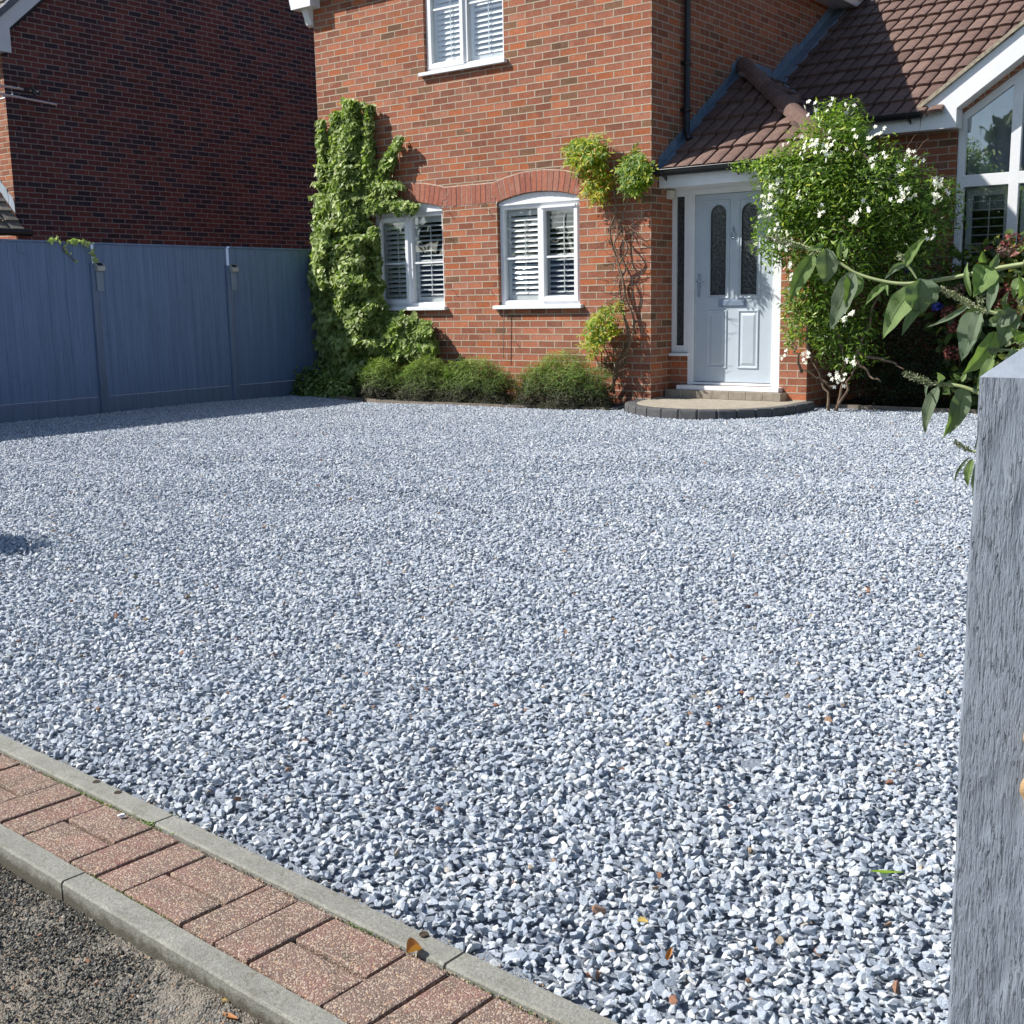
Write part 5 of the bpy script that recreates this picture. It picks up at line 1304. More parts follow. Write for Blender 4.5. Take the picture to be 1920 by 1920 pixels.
# wisteria --------------------------------------------------------------
MAT['wist'] = leaf_mat('wisteria_leaf', [(0, (.07, .14, .018)), (.35, (.13, .24, .022)), (.6, (.27, .36, .025)), (.82, (.48, .46, .03)), (.94, (.56, .42, .05)), (1, (.45, .20, .04))], rough=.5, trans=.45, spec=.35)
wi = empty('wisteria', (-.35, -.15, -.08), 'wisteria with twisted bare stems and yellow-green leaf clumps beside the right-hand window', 'climbing plant')
def px_clump(cx, cy_, rx, ry, n, Y, dep, bias=0.0, hang=.0):
    P = []
    while len(P) < n:
        a = random.uniform(-1, 1); b_ = random.uniform(-1, 1)
        lim = 1 + .28 * mnoise.noise(Vector((a * 2.2 + cx, b_ * 2.2, 0)))
        rr = a * a + b_ * b_
        if rr > lim: continue
        if mnoise.noise(Vector((a * 3.1 + cx * .1, b_ * 3.1 + cy_ * .1, 5))) < -.28 and random.random() < .85: continue
        d = dep * math.sqrt(max(0, 1.05 - rr)) * random.uniform(-.3, 1); P.append((*at(cx + a * rx, cy_ + b_ * ry, Y - d),))
    return np.array(P)
def wist_clump(*a, bias=0.0, parent=None):
    P = px_clump(*a); n = len(P)
    P[:, 1] = np.minimum(P[:, 1], -.015)
    # pinnate leaves: rachis direction shared by groups of leaflets
    out = []; N = []; D = []
    for p in P:
        rd = Vector((random.gauss(0, .7), -abs(random.gauss(.5, .3)), random.gauss(-.35, .5))).normalized(); nn = Vector((random.gauss(0, .4), -1 + random.gauss(0, .3), .6)).normalized(); sd = rd.cross(nn).normalized()
        for k in range(9):
            t = k // 2 / 4.0; s_ = (1 if k % 2 else -1) if k < 8 else 0
            out.append(Vector(p) + rd * (.11 * t)); N.append(nn + Vector(rn(1, .15)[0])); D.append((sd * s_ * .9 + rd * .7) if s_ else rd)
    m = len(out); Ln = RNG.uniform(.045, .068, m); r = np.clip(RNG.beta(2, 2.4, m) + bias - .06, 0, 1)
    o_ = np.array([tuple(q) for q in out]); o_[:, 1] = np.minimum(o_[:, 1], -.01)
    return leaf_cloud('foliage', o_, np.array([tuple(q) for q in N]), np.array([tuple(q) for q in D]), Ln, Ln * .34, r, T_SLIM, MAT['wist'], parent or wi)
wist_clump(1102, 286, 36, 30, 170, -.08, .20, bias=.20); wist_clump(1122, 340, 24, 36, 100, -.08, .14, bias=.34)
wist_clump(1194, 322, 28, 38, 170, -.08, .18, bias=.02); wist_clump(1130, 610, 28, 30, 75, -.12, .2, bias=.22); wist_clump(1115, 640, 20, 24, 26, -.14, .2, bias=.28); wist_clump(1160, 575, 14, 12, 8, -.12, .1, bias=.1)
mb = MB()
WS = [[(1145, 735), (1160, 690), (1185, 640), (1190, 600), (1172, 560), (1165, 520), (1150, 470), (1142, 430), (1155, 395), (1150, 340), (1135, 300)],
      [(1152, 738), (1150, 700), (1168, 660), (1180, 625), (1165, 580), (1172, 540), (1160, 500), (1178, 465), (1160, 430), (1168, 400), (1185, 350)],
      [(1140, 730), (1172, 680), (1178, 630), (1168, 575), (1162, 530), (1175, 500), (1150, 460), (1165, 425), (1148, 390)],
      [(1130, 690), (1125, 640), (1120, 600), (1128, 575), (1150, 560), (1170, 540)], [(1128, 700), (1110, 650), (1112, 610), (1135, 585)]]
for i, w_ in enumerate(WS):
    pts = [at(x + random.uniform(-2, 2), y, -.05 - .03 * ((i + k) % 3)) for k, (x, y) in enumerate(w_)]
    # smooth the chain
    sm = []
    for k in range(len(pts) - 1):
        p0_ = pts[max(k - 1, 0)]; p1_ = pts[k]; p2_ = pts[k + 1]; p3_ = pts[min(k + 2, len(pts) - 1)]
        for s_ in range(4):
            t = s_ / 4; sm.append(.5 * ((2 * p1_) + (-p0_ + p2_) * t + (2 * p0_ - 5 * p1_ + 4 * p2_ - p3_) * t * t + (-p0_ + 3 * p1_ - 3 * p2_ + p3_) * t ** 3))
    sm.append(pts[-1]); mb.tube(sm, [(.0135 if i < 3 else .007) * (1 - .45 * k / len(sm)) for k in range(len(sm))], 8)
random.seed(21)
for k in range(46):
    x, y = random.uniform(1138, 1185), random.uniform(390, 560); q = at(x, y, -.06); l = random.uniform(.08, .34); dr = Vector((random.gauss(.1, 1), -.12, random.gauss(-.1, .7))).normalized()
    mb.tube(curved(q, q + dr * l, (random.gauss(0, .03), -.03, random.gauss(0, .04)), 5, .006), [.0038 * (1 - .13 * j) for j in range(6)], 5)
for k in range(14):
    x, y = random.uniform(1125, 1170), random.uniform(650, 730); q = at(x, y, -.10); mb.tube(curved(q, q + Vector((random.gauss(0, .12), -.05, random.uniform(.05, .2))), (0, -.03, 0), 4, .006), .0035, 5)
mb.build('stem', MAT['bark'], wi, smooth=True)

# low bushes under the windows -------------------------------------------
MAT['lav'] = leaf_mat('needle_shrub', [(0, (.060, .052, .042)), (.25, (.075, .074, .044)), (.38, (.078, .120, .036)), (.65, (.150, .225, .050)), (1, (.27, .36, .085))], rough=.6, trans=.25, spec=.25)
bushes = [((-3.40, -.52), (.36, .27, .46), 'leftmost of the low clipped bushes, green on top and brown below, next to the ivy', 4),
          ((-2.72, -.50), (.46, .29, .48), 'second low clipped bush from the ivy, below the left window', 5),
          ((-2.00, -.48), (.60, .31, .47), 'wide low clipped bush under the training cane, left of the gap', 7),
          ((-.82, -.43), (.66, .33, .53), 'rightmost low clipped bush, large and dark at the base, below the right window', 9)]
for (bx, by), rad, lab, kk in bushes:
    r_ = empty('low_bush', (bx, by, -.08), lab, 'bush', 'low bushes under the windows')
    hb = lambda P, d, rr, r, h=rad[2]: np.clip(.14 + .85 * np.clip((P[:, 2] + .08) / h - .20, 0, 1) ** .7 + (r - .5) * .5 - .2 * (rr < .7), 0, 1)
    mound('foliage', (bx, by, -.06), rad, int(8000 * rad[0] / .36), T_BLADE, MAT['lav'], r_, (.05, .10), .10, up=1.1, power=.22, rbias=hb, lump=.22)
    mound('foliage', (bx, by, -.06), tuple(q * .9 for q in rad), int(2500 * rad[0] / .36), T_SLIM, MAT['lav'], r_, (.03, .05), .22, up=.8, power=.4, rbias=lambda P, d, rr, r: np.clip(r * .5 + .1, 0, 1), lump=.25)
    mb = MB()
    for k in range(16):
        a = random.uniform(0, 6.28); mb.tube(curved((bx + random.uniform(-.06, .06), by + random.uniform(-.05, .05), -.08), (bx + math.cos(a) * rad[0] * .8, by + math.sin(a) * rad[1] * .8, random.uniform(.05, .24)), (0, 0, .02), 4, .01), .005, 5)
    mb.build('stem', MAT['barkd'], r_)

# white-flowered climber by the door -------------------------------------
MAT['jas'] = leaf_mat('climber_leaf', [(0, (.035, .068, .014)), (.30, (.08, .155, .020)), (.58, (.16, .27, .030)), (.82, (.28, .40, .045)), (1, (.48, .50, .08))], rough=.42, trans=.35, spec=.45)
MAT['petal'] = leaf_mat('white_petal', [(0, (.72, .70, .62)), (.6, (.82, .81, .76)), (1, (.86, .86, .83))], rough=.6, trans=.25, spec=.2)
MAT['stamen'] = plain('stamen', (.55, .35, .05), .7)
ja = empty('flowering_climber', (1.95, .35, -.08), 'tall bushy climber with white star flowers over the porch roof, right of the front door', 'climbing plant')
def blob_leaves(blobs, tpl, mat, parent, size, wfac, rb=0.0, power=.35, up=.25, sdev=.6):
    for (c, rad, n, bias) in blobs:
        d = rn(n); d /= np.linalg.norm(d, axis=1, keepdims=True)
        lum = np.array([1 + .30 * mnoise.noise(Vector(tuple(q * 2.1)) + Vector(c)) + .22 * mnoise.noise(Vector(tuple(q * 5.3)) + Vector(c)) for q in d])
        rr = RNG.uniform(0, 1, n) ** power * lum; P = np.array(c) + d * np.array(rad) * rr[:, None]; P[:, 2] = np.maximum(P[:, 2], -.05)
        N = d * .8 + np.array([-.1, -.3, .8]) + rn(n, .6); D = d * .5 + np.array([0, 0, up]) + rn(n, sdev); Ln = RNG.uniform(size[0], size[1], n)
        r = np.clip(RNG.beta(2.2, 2.6, n) + bias + rb, 0, 1)
        leaf_cloud('foliage', P, N, D, Ln, Ln * wfac, r, tpl, mat, parent)
JB = [((1.66, .10, 2.10), (.50, .40, .46), 5200, .10), ((1.90, .22, 2.50), (.34, .32, .36), 3000, .16), ((2.25, .30, 2.05), (.50, .40, .42), 4400, .02), ((2.55, .50, 1.75), (.42, .40, .42), 2800, -.05), ((1.90, .20, 1.58), (.52, .42, .48), 4600, .0),
      ((1.45, -.02, 1.62), (.28, .24, .34), 1500, .02), ((2.40, .62, 1.30), (.45, .40, .45), 2400, -.15), ((1.72, .28, 1.00), (.32, .28, .50), 2600, .06), ((1.98, .42, .72), (.36, .30, .46), 2200, -.04), ((1.50, .20, .95), (.12, .12, .46), 500, .08), ((1.42, -.05, 2.28), (.28, .14, .10), 420, .12), ((1.12, -.02, 2.30), (.22, .08, .06), 180, .1), ((2.72, .70, 1.95), (.20, .25, .22), 420, -.08)]
blob_leaves(JB, T_SLIM, MAT['jas'], ja, (.038, .082), .28)
random.seed(5)
fl = [(1520, 205, 14), (1545, 195, 10), (1590, 195, 10), (1512, 280, 14), (1535, 270, 18), (1548, 290, 16), (1520, 265, 10), (1570, 265, 8), (1600, 262, 8), (1636, 300, 16), (1640, 258, 12), (1655, 250, 8), (1470, 268, 5), (1500, 255, 5), (1550, 250, 6), (1605, 280, 4), (1450, 355, 8), (1440, 375, 12), (1460, 345, 7), (1505, 370, 6), (1440, 385, 8), (1655, 290, 8), (1702, 285, 12), (1710, 300, 10), (1722, 300, 4), (1680, 315, 7), (1695, 360, 10), (1705, 372, 6), (1750, 345, 9), (1765, 340, 5), (1760, 372, 9), (1772, 365, 3), (1540, 395, 6), (1605, 408, 9), (1620, 395, 4), (1685, 370, 4), (1480, 450, 6), (1465, 462, 6), (1455, 430, 6), (1570, 600, 7), (1585, 595, 6), (1593, 590, 4), (1512, 668, 8), (1565, 710, 9), (1575, 715, 5), (1595, 678, 6), (1745, 437, 6), (1480, 500, 4), (1485, 525, 4), (1470, 662, 3), (1650, 265, 6), (1440, 400, 5)]
P = []; N = []; D = []; RR = []; ST = MB()
for (x, y, k) in fl:
    if y < 330: k = max(2, int(k * .45))
    dirc = (at(x, y, 0.0) - CAM).normalized(); Y0 = -.22 if x < 1480 else (-.30 if y < 330 else -.24)
    Y0 += max(0, (x - 1600)) * .0026; Y0 += .25 if y > 560 else 0
    base_p = at(x, y, Y0)
    for _ in range(k):
        c = base_p + Vector((random.gauss(0, .034), random.gauss(0, .03), random.gauss(0, .034))); nn = (Vector((-.3, -1, .35)) + Vector((random.gauss(0, .45), random.gauss(0, .3), random.gauss(0, .45)))).normalized()
        e1 = nn.orthogonal().normalized(); e2 = nn.cross(e1); rot = random.uniform(0, 6.28)
        for j in range(5):
            a = rot + j * 2 * math.pi / 5; D.append(tuple(e1 * math.cos(a) + e2 * math.sin(a))); P.append(tuple(c)); N.append(tuple(nn)); RR.append(random.random())
n = len(P); leaf_cloud('flowers', P, N, D, RNG.uniform(.019, .026, n), RNG.uniform(.018, .023, n), RR, T_PETAL, MAT['petal'], ja)
mb = MB(); jt = [((1.86, .30, -.10), (1.70, .22, .42)), ((1.90, .32, -.10), (1.98, .26, .55)), ((1.93, .30, -.10), (2.12, .30, .50)), ((1.70, .22, .42), (1.62, .2, 1.2)), ((1.98, .26, .55), (1.85, .25, 1.3)), ((2.12, .30, .50), (2.3, .45, 1.2)), ((1.60, .22, .30), (1.52, .16, .62)), ((1.88, .3, .16), (1.60, .22, .32)), ((2.12, .30, .5), (2.55, .4, .34)), ((2.1, .3, .42), (2.35, .35, .22))]
for a, b_ in jt: mb.tube(curved(a, b_, (random.gauss(0, .04), random.gauss(0, .03), 0), 8, .012), [.017 * (1 - .07 * k) for k in range(9)], 7)
for k in range(60):
    c, rad, _, _ = random.choice(JB); d = Vector(tuple(rn(1)[0])).normalized(); q = Vector(c) + Vector((d.x * rad[0], d.y * rad[1], abs(d.z) * rad[2])) * .9; mb.tube(curved(q, q + d * random.uniform(.06, .22) + Vector((0, 0, .04)), (0, 0, .03), 5, .004), .0022, 4)
mb.build('stem', MAT['bark'], ja, smooth=True)

# dark shrubs and hydrangea in the right-hand bed --------------------------
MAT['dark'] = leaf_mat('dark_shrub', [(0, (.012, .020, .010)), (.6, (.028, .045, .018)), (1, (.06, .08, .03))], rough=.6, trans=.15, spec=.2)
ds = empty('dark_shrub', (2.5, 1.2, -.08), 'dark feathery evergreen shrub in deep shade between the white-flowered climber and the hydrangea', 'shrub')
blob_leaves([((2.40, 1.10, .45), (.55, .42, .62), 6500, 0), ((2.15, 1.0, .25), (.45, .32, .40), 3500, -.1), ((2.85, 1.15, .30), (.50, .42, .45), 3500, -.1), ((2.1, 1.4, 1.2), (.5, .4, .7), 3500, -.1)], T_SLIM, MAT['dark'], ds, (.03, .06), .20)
MAT['hyd'] = leaf_mat('hydrangea_leaf', [(0, (.035, .050, .018)), (.4, (.055, .095, .024)), (.68, (.13, .19, .035)), (.86, (.32, .33, .05)), (.94, (.30, .09, .05)), (1, (.22, .05, .035))], rough=.5, trans=.35, spec=.35)
hy = empty('hydrangea', (3.1, 1.1, -.08), 'hydrangea with yellowing leaves and faded red and blue flower heads below the gable window', 'shrub')
blob_leaves([((3.05, 1.05, 1.10), (.48, .40, .38), 620, .08), ((3.45, 1.0, 1.20), (.50, .42, .36), 600, .14), ((3.0, .95, .72), (.42, .35, .42), 420, -.08), ((3.5, .9, .65), (.5, .4, .5), 420, .0), ((3.15, .85, .25), (.45, .28, .36), 360, -.1), ((4.1, 1.0, .9), (.6, .45, .7), 700, .0)], T_OVAL, MAT['hyd'], hy, (.09, .15), .62, power=.45, sdev=.5)
MAT['mop_r'] = leaf_mat('faded_red_floret', [(0, (.10, .025, .025)), (.5, (.20, .055, .05)), (1, (.36, .13, .10))], rough=.8, trans=.1, spec=.1)
MAT['mop_p'] = leaf_mat('faded_pink_floret', [(0, (.20, .10, .09)), (.5, (.30, .17, .14)), (1, (.42, .28, .22))], rough=.8, trans=.1, spec=.1)
MAT['mop_b'] = leaf_mat('blue_floret', [(0, (.03, .05, .25)), (.5, (.06, .08, .42)), (1, (.16, .18, .60))], rough=.8, trans=.1, spec=.1)
for (x, y, r_, k, Y) in ((1898, 455, 20, 'r', .72), (1880, 562, 26, 'r', .62), (1905, 545, 22, 'r', .6), (1792, 543, 17, 'p', .7), (1782, 588, 17, 'r', .7), (1788, 612, 13, 'r', .7), (1786, 662, 17, 'r', .62), (1848, 520, 14, 'r', .7), (1703, 500, 11, 'b', .75), (1757, 574, 8, 'b', .72), (1885, 470, 16, 'p', .7), (1900, 590, 18, 'r', .6)):
    c = at(x, y, Y); rad = r_ / F_PX * (c - CAM).length; n = 130; d = rn(n); d /= np.linalg.norm(d, axis=1, keepdims=True)
    leaf_cloud('flower_head', np.array(c) + d * rad * RNG.uniform(.8, 1.0, (n, 1)) * np.array([1, 1, .8]), d + rn(n, .3), rn(n), np.full(n, .024), np.full(n, .024), RNG.random(n), T_OVAL, MAT['mop_' + k], hy)
mb = MB()
for k in range(26):
    a = random.uniform(2.8, 3.9); mb.tube(curved((a, 1.05, -.08), (a + random.gauss(0, .15), .85 + random.gauss(0, .1), random.uniform(.5, 1.3)), (0, 0, 0), 5, .01), .006, 5)
mb.build('stem', MAT['barkd'], hy)

# buddleia in the foreground ---------------------------------------------
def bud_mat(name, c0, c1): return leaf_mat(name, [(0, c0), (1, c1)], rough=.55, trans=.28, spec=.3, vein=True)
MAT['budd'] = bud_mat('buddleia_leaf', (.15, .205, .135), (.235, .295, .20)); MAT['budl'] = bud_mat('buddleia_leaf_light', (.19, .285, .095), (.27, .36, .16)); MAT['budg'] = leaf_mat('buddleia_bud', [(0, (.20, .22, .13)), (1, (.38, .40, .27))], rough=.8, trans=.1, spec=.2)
MAT['budstem'] = plain('green_stem', (.25, .30, .13), .6, .12, 30)
bd = empty('buddleia', (6.5, -8.85, -.1), 'buddleia with long grey-green leaves and grey flower spikes, behind the gate post', 'shrub')
YB = -8.95
def big_leaf(bx, by, tx, ty, wpx, kind, Y=YB, bend=.12, face=0.0, fold=.25):
    a = at(bx, by, Y + random.uniform(-.02, .02)); b_ = at(tx, ty, Y + random.uniform(-.05, .03)); L = (b_ - a).length; d = (b_ - a).normalized()
    view = ((a + b_) / 2 - CAM).normalized(); nn = (-view + Vector((random.gauss(face, .25), 0, random.gauss(.1, .2)))); nn = (nn - d * nn.dot(d)).normalized(); sd = d.cross(nn).normalized()
    W = wpx / F_PX * ((a + b_) / 2 - CAM).length; nu, nv = 7, 15; mb_v = []; uvs = []; sag = sd * random.choice((-1, 1)) * bend * L * .5 + nn * bend * L
    for j in range(nv):
        t = j / (nv - 1); prof = (math.sin(math.pi * min(1, t ** .72 * 1.0)) ** .85) * (1 - .25 * t) + (.05 if t < .1 else 0); prof = max(prof, .02)
        cpt = a.lerp(b_, t) + sag * math.sin(math.pi * t)
        for i in range(nu):
            s_ = (i / (nu - 1) - .5) * 2; rip = .075 * W * math.sin(t * 19 + i * .7 + bx) * abs(s_)
            mb_v.append(tuple(cpt + sd * (s_ * W * .58 * prof) + nn * (abs(s_) * W * fold * prof + rip))); uvs.append((s_, t * max(1.6, L / W) / 2))
    Fq = [(j * nu + i, j * nu + i + 1, (j + 1) * nu + i + 1, (j + 1) * nu + i) for j in range(nv - 1) for i in range(nu - 1)]
    me = bpy.data.meshes.new('leaf'); me.from_pydata(mb_v, [], Fq); uv = me.uv_layers.new(name='UVMap'); uv.data.foreach_set('uv', [c for f in Fq for q in f for c in uvs[q]])
    at_ = me.attributes.new('rnd', 'FLOAT', 'POINT'); at_.data.foreach_set('value', [random.random()] * len(mb_v)); me.update()
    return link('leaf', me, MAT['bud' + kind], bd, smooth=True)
random.seed(12)
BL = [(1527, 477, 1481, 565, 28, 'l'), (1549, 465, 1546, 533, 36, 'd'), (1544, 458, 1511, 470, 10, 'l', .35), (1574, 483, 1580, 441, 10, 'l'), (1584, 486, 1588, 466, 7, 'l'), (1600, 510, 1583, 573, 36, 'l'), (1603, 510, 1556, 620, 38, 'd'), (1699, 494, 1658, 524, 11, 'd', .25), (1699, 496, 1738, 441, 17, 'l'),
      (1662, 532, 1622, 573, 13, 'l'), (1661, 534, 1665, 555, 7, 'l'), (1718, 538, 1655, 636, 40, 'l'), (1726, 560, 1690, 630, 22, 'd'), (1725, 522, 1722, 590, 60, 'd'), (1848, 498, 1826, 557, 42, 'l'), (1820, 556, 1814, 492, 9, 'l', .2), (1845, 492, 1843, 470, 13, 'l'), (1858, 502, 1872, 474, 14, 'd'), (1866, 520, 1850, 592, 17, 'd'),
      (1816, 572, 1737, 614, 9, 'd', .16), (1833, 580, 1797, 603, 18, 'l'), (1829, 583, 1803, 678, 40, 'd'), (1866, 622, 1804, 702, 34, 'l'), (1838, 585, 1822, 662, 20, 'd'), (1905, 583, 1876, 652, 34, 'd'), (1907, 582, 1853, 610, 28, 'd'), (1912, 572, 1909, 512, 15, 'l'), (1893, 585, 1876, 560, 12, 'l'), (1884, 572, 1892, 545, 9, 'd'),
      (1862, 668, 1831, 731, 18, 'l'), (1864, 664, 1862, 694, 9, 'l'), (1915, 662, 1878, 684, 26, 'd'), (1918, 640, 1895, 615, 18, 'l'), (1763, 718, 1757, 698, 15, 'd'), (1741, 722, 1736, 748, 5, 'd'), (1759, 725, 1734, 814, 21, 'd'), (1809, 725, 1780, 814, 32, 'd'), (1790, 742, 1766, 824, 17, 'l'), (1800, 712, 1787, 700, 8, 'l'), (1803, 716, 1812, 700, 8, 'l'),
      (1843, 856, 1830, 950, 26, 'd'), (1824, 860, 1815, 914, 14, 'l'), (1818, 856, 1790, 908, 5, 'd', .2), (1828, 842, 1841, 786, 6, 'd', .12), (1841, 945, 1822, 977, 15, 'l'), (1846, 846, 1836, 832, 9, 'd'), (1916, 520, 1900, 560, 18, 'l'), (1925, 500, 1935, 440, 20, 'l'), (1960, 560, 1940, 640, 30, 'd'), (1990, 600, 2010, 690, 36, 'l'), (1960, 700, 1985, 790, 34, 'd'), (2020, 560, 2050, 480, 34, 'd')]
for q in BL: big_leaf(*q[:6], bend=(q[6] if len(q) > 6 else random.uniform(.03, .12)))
def sm_chain(pts, n=4):
    pts = [Vector(p) for p in pts]; sm = []
    for k in range(len(pts) - 1):
        p0_ = pts[max(k - 1, 0)]; p1_ = pts[k]; p2_ = pts[k + 1]; p3_ = pts[min(k + 2, len(pts) - 1)]
        for s_ in range(n):
            t = s_ / n; sm.append(.5 * ((2 * p1_) + (-p0_ + p2_) * t + (2 * p0_ - 5 * p1_ + 4 * p2_ - p3_) * t * t + (-p0_ + 3 * p1_ - 3 * p2_ + p3_) * t ** 3))
    return sm + [pts[-1]]
root = Vector((6.52, -8.85, -.12))
for pl, r0 in (([(1437, 444), (1480, 452), (1525, 468), (1562, 485), (1606, 512), (1650, 526), (1694, 532), (1746, 527), (1805, 517), (1865, 504), (1920, 495), (2010, 480)], .0036),
               ([(1764, 541), (1800, 560), (1835, 578), (1880, 592), (1940, 618), (2010, 640)], .0042), ([(1866, 656), (1905, 657), (1950, 665), (2010, 700)], .0036),
               ([(1697, 700), (1744, 718), (1775, 720), (1811, 727), (1852, 746), (1930, 790), (2010, 840)], .0040), ([(1790, 828), (1819, 845), (1850, 850), (1930, 880), (2010, 950)], .0034), ([(1720, 524), (1710, 508), (1699, 494), (1688, 478)], .0028)):
    pts = [at(x, y, YB + .004) for x, y in pl]
    if len(pl) > 4 or pl[0][0] == 1866: pts += [Vector((6.45, -8.8, pts[-1].z - .25)), root]
    mb = MB(); sp_ = sm_chain(pts); mb.tube(sp_, [r0 * (.45 + .75 * k / len(sp_)) for k in range(len(sp_))], 8); mb.build('stem', MAT['budstem'], bd, smooth=True)
P = []; D = []
for (a, b_, wd, cnt) in (((1437, 444), (1500, 462), 5, 190), ((1500, 462), (1540, 474), 5, 60), ((1764, 541), (1825, 575), 7, 330), ((1697, 700), (1744, 718), 6, 260), ((1790, 828), (1819, 845), 4, 90), ((1855, 655), (1872, 660), 8, 90), ((1835, 575), (1850, 585), 7, 60), ((1686, 476), (1696, 492), 4, 50), ((1755, 718), (1768, 722), 5, 50), ((1910, 560), (1922, 590), 6, 70), ((1840, 566), (1836, 556), 5, 40), ((1912, 640), (1920, 655), 6, 60)):
    A_ = at(*a, YB); B_ = at(*b_, YB)
    for _ in range(cnt):
        t = random.random(); q = A_.lerp(B_, t); w_ = wd / F_PX * (q - CAM).length * (.35 + .65 * math.sqrt(t)); d = Vector((random.gauss(0, 1), random.gauss(0, 1), random.gauss(0, 1))).normalized()
        P.append(tuple(q + d * w_ * random.uniform(.2, .8))); D.append(tuple(d - (B_ - A_).normalized() * .8))
n = len(P); leaf_cloud('flower_spike', np.array(P), rn(n), np.array(D), RNG.uniform(.0035, .0075, n), RNG.uniform(.0018, .0032, n), RNG.random(n), T_SLIM, MAT['budg'], bd)

P = []; 
for _ in range(420):
    t = random.random(); c = Vector((6.30, -8.86, .95)).lerp(Vector((6.52, -8.85, .25)), t); P.append(tuple(c + Vector((random.uniform(-.02, .42), random.gauss(0, .20), random.gauss(.05, .22)))))
P = np.array(P); P = P[P[:, 0] > 6.22]; n = len(P); leaf_cloud('foliage', P, rn(n) + np.array([-.2, -.6, .6]), rn(n) + np.array([0, -.2, -.6]), RNG.uniform(.08, .15, n), RNG.uniform(.025, .042, n), RNG.random(n), T_OVAL, MAT['jas'], bd)
# shrub just outside the left edge: only its shadow reaches the gravel -----
sh = empty('garden_shrub', (.36, -8.42, -.1), 'small rounded shrub beyond the left edge whose shadow falls on the gravel', 'shrub')
mound('foliage', (.36, -8.42, .38), (.32, .30, .42), 4200, T_OVAL, MAT['jas'], sh, (.04, .07), .5, power=.4, cut=.0)
mb = MB(); mb.tube(curved((.36, -8.42, -.12), (.38, -8.40, .5), (.02, 0, 0), 6, .01), .018, 7); mb.build('stem', MAT['bark'], sh)

# trees and hedge over the road, seen only as reflections in the windows ---
MAT['far'] = leaf_mat('tree_leaf', [(0, (.030, .050, .018)), (.6, (.055, .090, .028)), (1, (.10, .14, .05))], rough=.6, trans=.2, spec=.2)
def tree(x, y, h, w_, lab, n=2600):
    t = empty('tree', (x, y, -.2), lab, 'tree', 'trees across the road behind the viewer'); random.seed(int(x * 7 + y))
    mb = MB(); mb.tube(curved((x, y, -.2), (x + .3, y, h * .75), (.2, 0, 0), 8, .05), [.28 * (1 - .09 * k) for k in range(9)], 9)
    for k in range(9):
        a = random.uniform(0, 6.28); z = h * random.uniform(.3, .65); mb.tube(curved((x, y, z), (x + math.cos(a) * w_ * .7, y + math.sin(a) * w_ * .7, z + h * .2), (0, 0, .3), 5, .05), [.09 * (1 - .15 * j) for j in range(6)], 6)
    mb.build('trunk', MAT['barkd'], t)
    P = []; 
    for k in range(11):
        a = random.uniform(0, 6.28); rr = random.uniform(.1, .75) * w_; c = np.array([x + math.cos(a) * rr, y + math.sin(a) * rr, h * random.uniform(.42, .86)]); d = rn(n // 11); d /= np.linalg.norm(d, axis=1, keepdims=True)
        P.append(c + d * np.array([.45 * w_, .45 * w_, .16 * h]) * RNG.uniform(.2, 1.1, (n // 11, 1)))
    P = np.concatenate(P); m = len(P); leaf_cloud('crown', P, rn(m), rn(m), RNG.uniform(.25, .5, m), RNG.uniform(.2, .35, m), RNG.random(m), T_OVAL, MAT['far'], t)
tree(-23, -27, 7.5, 3.2, 'broad dark tree across the road, second from the far end'); tree(-30, -31, 9, 3.6, 'tallest broad tree at the far end across the road'); tree(-5.2, -29, 7.2, 2.0, 'narrow upright tree across the road reflected in the gable window'); tree(-1.5, -31, 6.2, 1.9, 'small round tree across the road nearest the viewer'); tree(-17, -33, 6.4, 2.6, 'low spreading tree across the road behind the hedge')
hg = empty('hedge', (-15, -24, -.2), 'long clipped hedge across the road behind the viewer', 'hedge')
n = 15000; P = np.stack([RNG.uniform(-45, 18, n), RNG.normal(-24, .45, n), RNG.uniform(-.2, 2.3, n)], 1); leaf_cloud('foliage', P, rn(n), rn(n), RNG.uniform(.2, .4, n), RNG.uniform(.15, .3, n), RNG.random(n), T_OVAL, MAT['far'], hg)
mb = MB(); mb.box(-45, -24.25, -.2, 18, -23.75, 2.0); mb.build('stem', MAT['barkd'], hg)

# ================================================================== SMALL THINGS ON THE GROUND
MAT['dead'] = leaf_mat('dead_leaf', [(0, (.36, .13, .04)), (1, (.45, .20, .07))], rough=.55, trans=.25, spec=.4)
MAT['deady'] = leaf_mat('yellow_leaf', [(0, (.50, .33, .08)), (1, (.55, .40, .14))], rough=.6, trans=.25, spec=.3)
def fallen(px, py, z, L, W, ang_, mat, lab, curl=.35, name='fallen_leaf'):
    c = atz(px, py, z); d = Vector((math.cos(ang_), math.sin(ang_), 0)); sd = Vector((-d.y, d.x, 0)); V = []; nu, nv = 5, 9
    for j in range(nv):
        t = j / (nv - 1); pr = math.sin(math.pi * t ** .8) ** .8 + .03
        for i in range(nu):
            s_ = (i / (nu - 1) - .5) * 2; V.append(tuple(c + d * (t - .5) * L + sd * s_ * W * .5 * pr + Vector((0, 0, .004 + abs(s_) ** 1.5 * W * curl * pr + .15 * L * (t - .5) ** 2))))
    me = bpy.data.meshes.new(name); me.from_pydata(V, [], [(j * nu + i, j * nu + i + 1, (j + 1) * nu + i + 1, (j + 1) * nu + i) for j in range(nv - 1) for i in range(nu - 1)])
    at_ = me.attributes.new('rnd', 'FLOAT', 'POINT'); at_.data.foreach_set('value', [random.random()] * len(V)); me.update(); o = link(name, me, mat, smooth=True); return tag(o, lab, 'leaf')
fallen(777, 1788, KZ - .005, .030, .026, 1.1, MAT['dead'], 'curled orange-brown dead leaf lying on the red paving', .8)
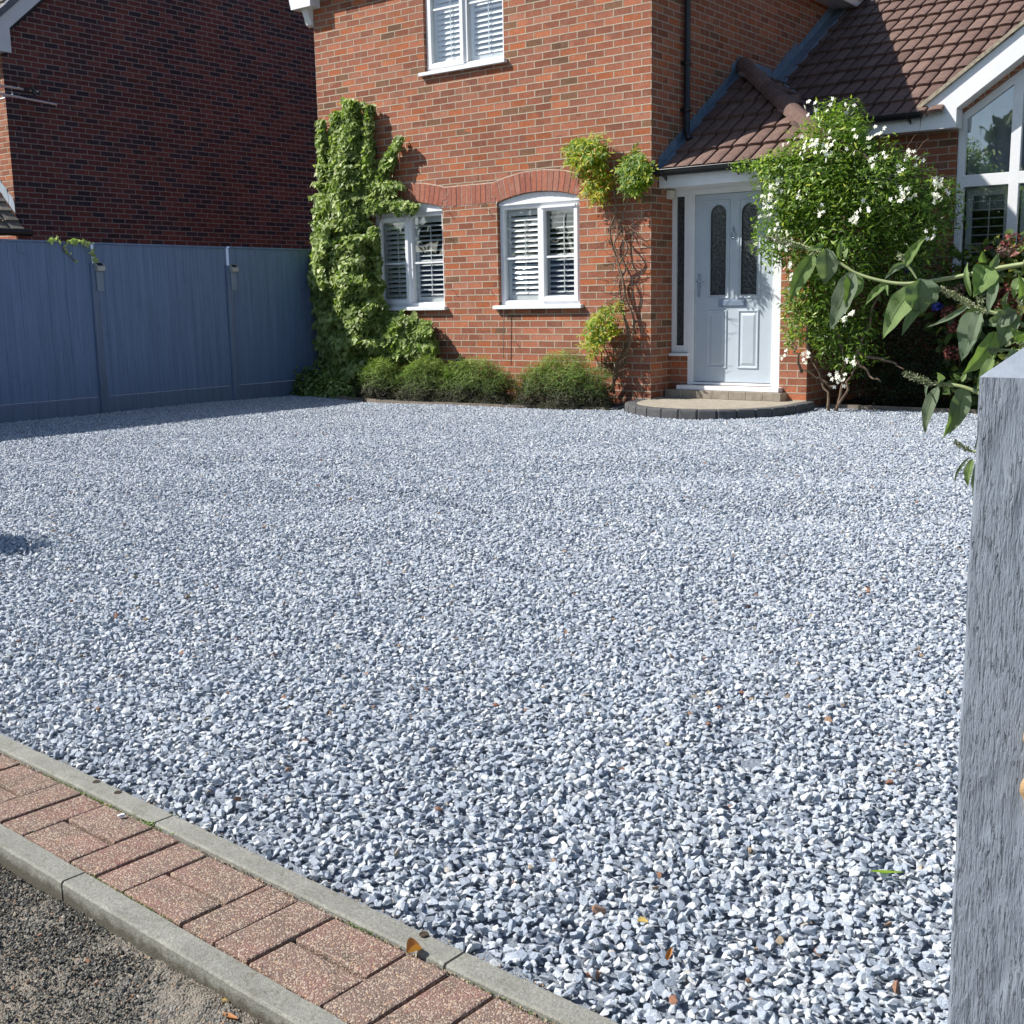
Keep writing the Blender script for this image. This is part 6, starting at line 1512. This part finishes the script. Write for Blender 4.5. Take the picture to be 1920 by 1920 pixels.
fallen(428, 1880, -.150, .030, .012, .9, MAT['deady'], 'small yellow leaf on the tarmac, upper of the two', .2)
fallen(432, 1910, -.148, .035, .010, .15, MAT['dead'], 'thin orange leaf on the tarmac at the bottom edge', .2)
fallen(1662, 1640, -.078, .065, .011, .55, MAT['jas'], 'slim green leaf lying on the gravel near the gate post', .25)
fallen(1255, 1795, -.080, .045, .010, 1.9, MAT['dead'], 'narrow brown curled leaf standing among the nearest gravel', .6)
fallen(1205, 1733, -.080, .022, .016, .4, MAT['deady'], 'small yellow-brown leaf scrap on the foreground gravel', .4)
mb = MB(); me = stone_mesh('gravel_chip', 3); me.transform(Matrix.Diagonal((.0105, .0105, .0105, 1))); q = atz(227, 1532, KZ - .002)
o = bpy.data.objects.new('gravel_chip', me); C.objects.link(o); o.location = q + Vector((0, 0, .004)); tag(o, 'single grey-blue stone chip lying on a red paver', 'stone')
for (px_, py_k) in ((181, 1466), (221, 1486), (795, 1752)):      # old fixing holes in the upper kerb
    q = atz(px_, py_k, KZ + .0012); mb = MB(); mb.lathe([(.0, .0), (.0062, .0), (.0085, .0016), (.0095, .0)], q, (0, 0, 1), 14); o = mb.build('kerb', MAT['joint']); o['kind'] = 'structure'
# weeds in the kerb joint
MAT['weed'] = leaf_mat('weed', [(0, (.09, .16, .03)), (1, (.20, .30, .06))], rough=.5, trans=.35)
wd = empty('weed', tuple(atz(300, 1545, KZ)), 'tiny green weeds growing in the joint of the upper kerb', 'weed')
P = []
for (x, y, s_, k) in ((270, 1535, 5, 26), (285, 1542, 5, 30), (300, 1548, 4, 20), (325, 1556, 5, 26), (320, 1520, 5, 16), (250, 1525, 4, 8)):
    for _ in range(k): P.append(tuple(atz(x + random.gauss(0, s_), y + random.gauss(0, s_ * .6), KZ - .004)))
P = np.array(P); n = len(P); leaf_cloud('foliage', P, np.array([0, -.3, 1.]) + rn(n, .4), rn(n) + np.array([0, 0, .8]), RNG.uniform(.005, .010, n), RNG.uniform(.003, .006, n), RNG.random(n), T_OVAL, MAT['weed'], wd)
ms = empty('moss', tuple(S(1.0, .06, KZ)), 'thin strips of green moss in the joint between the pavers and the upper kerb', 'moss')
P = []
for (u0, u1, v, k) in ((.35, .80, .0595, 240), (.95, 1.25, .272, 200), (1.5, 1.62, .0595, 60), (1.8, 2.1, .06, 50)):
    for _ in range(k): P.append(tuple(S(random.uniform(u0, u1), v + random.gauss(0, .0018), KZ - .010)))
P = np.array(P); n = len(P); leaf_cloud('foliage', P, rn(n), np.array([0, 0, 1.]) + rn(n, .5), RNG.uniform(.003, .006, n), RNG.uniform(.002, .004, n), RNG.random(n), T_SLIM, MAT['weed'], ms)
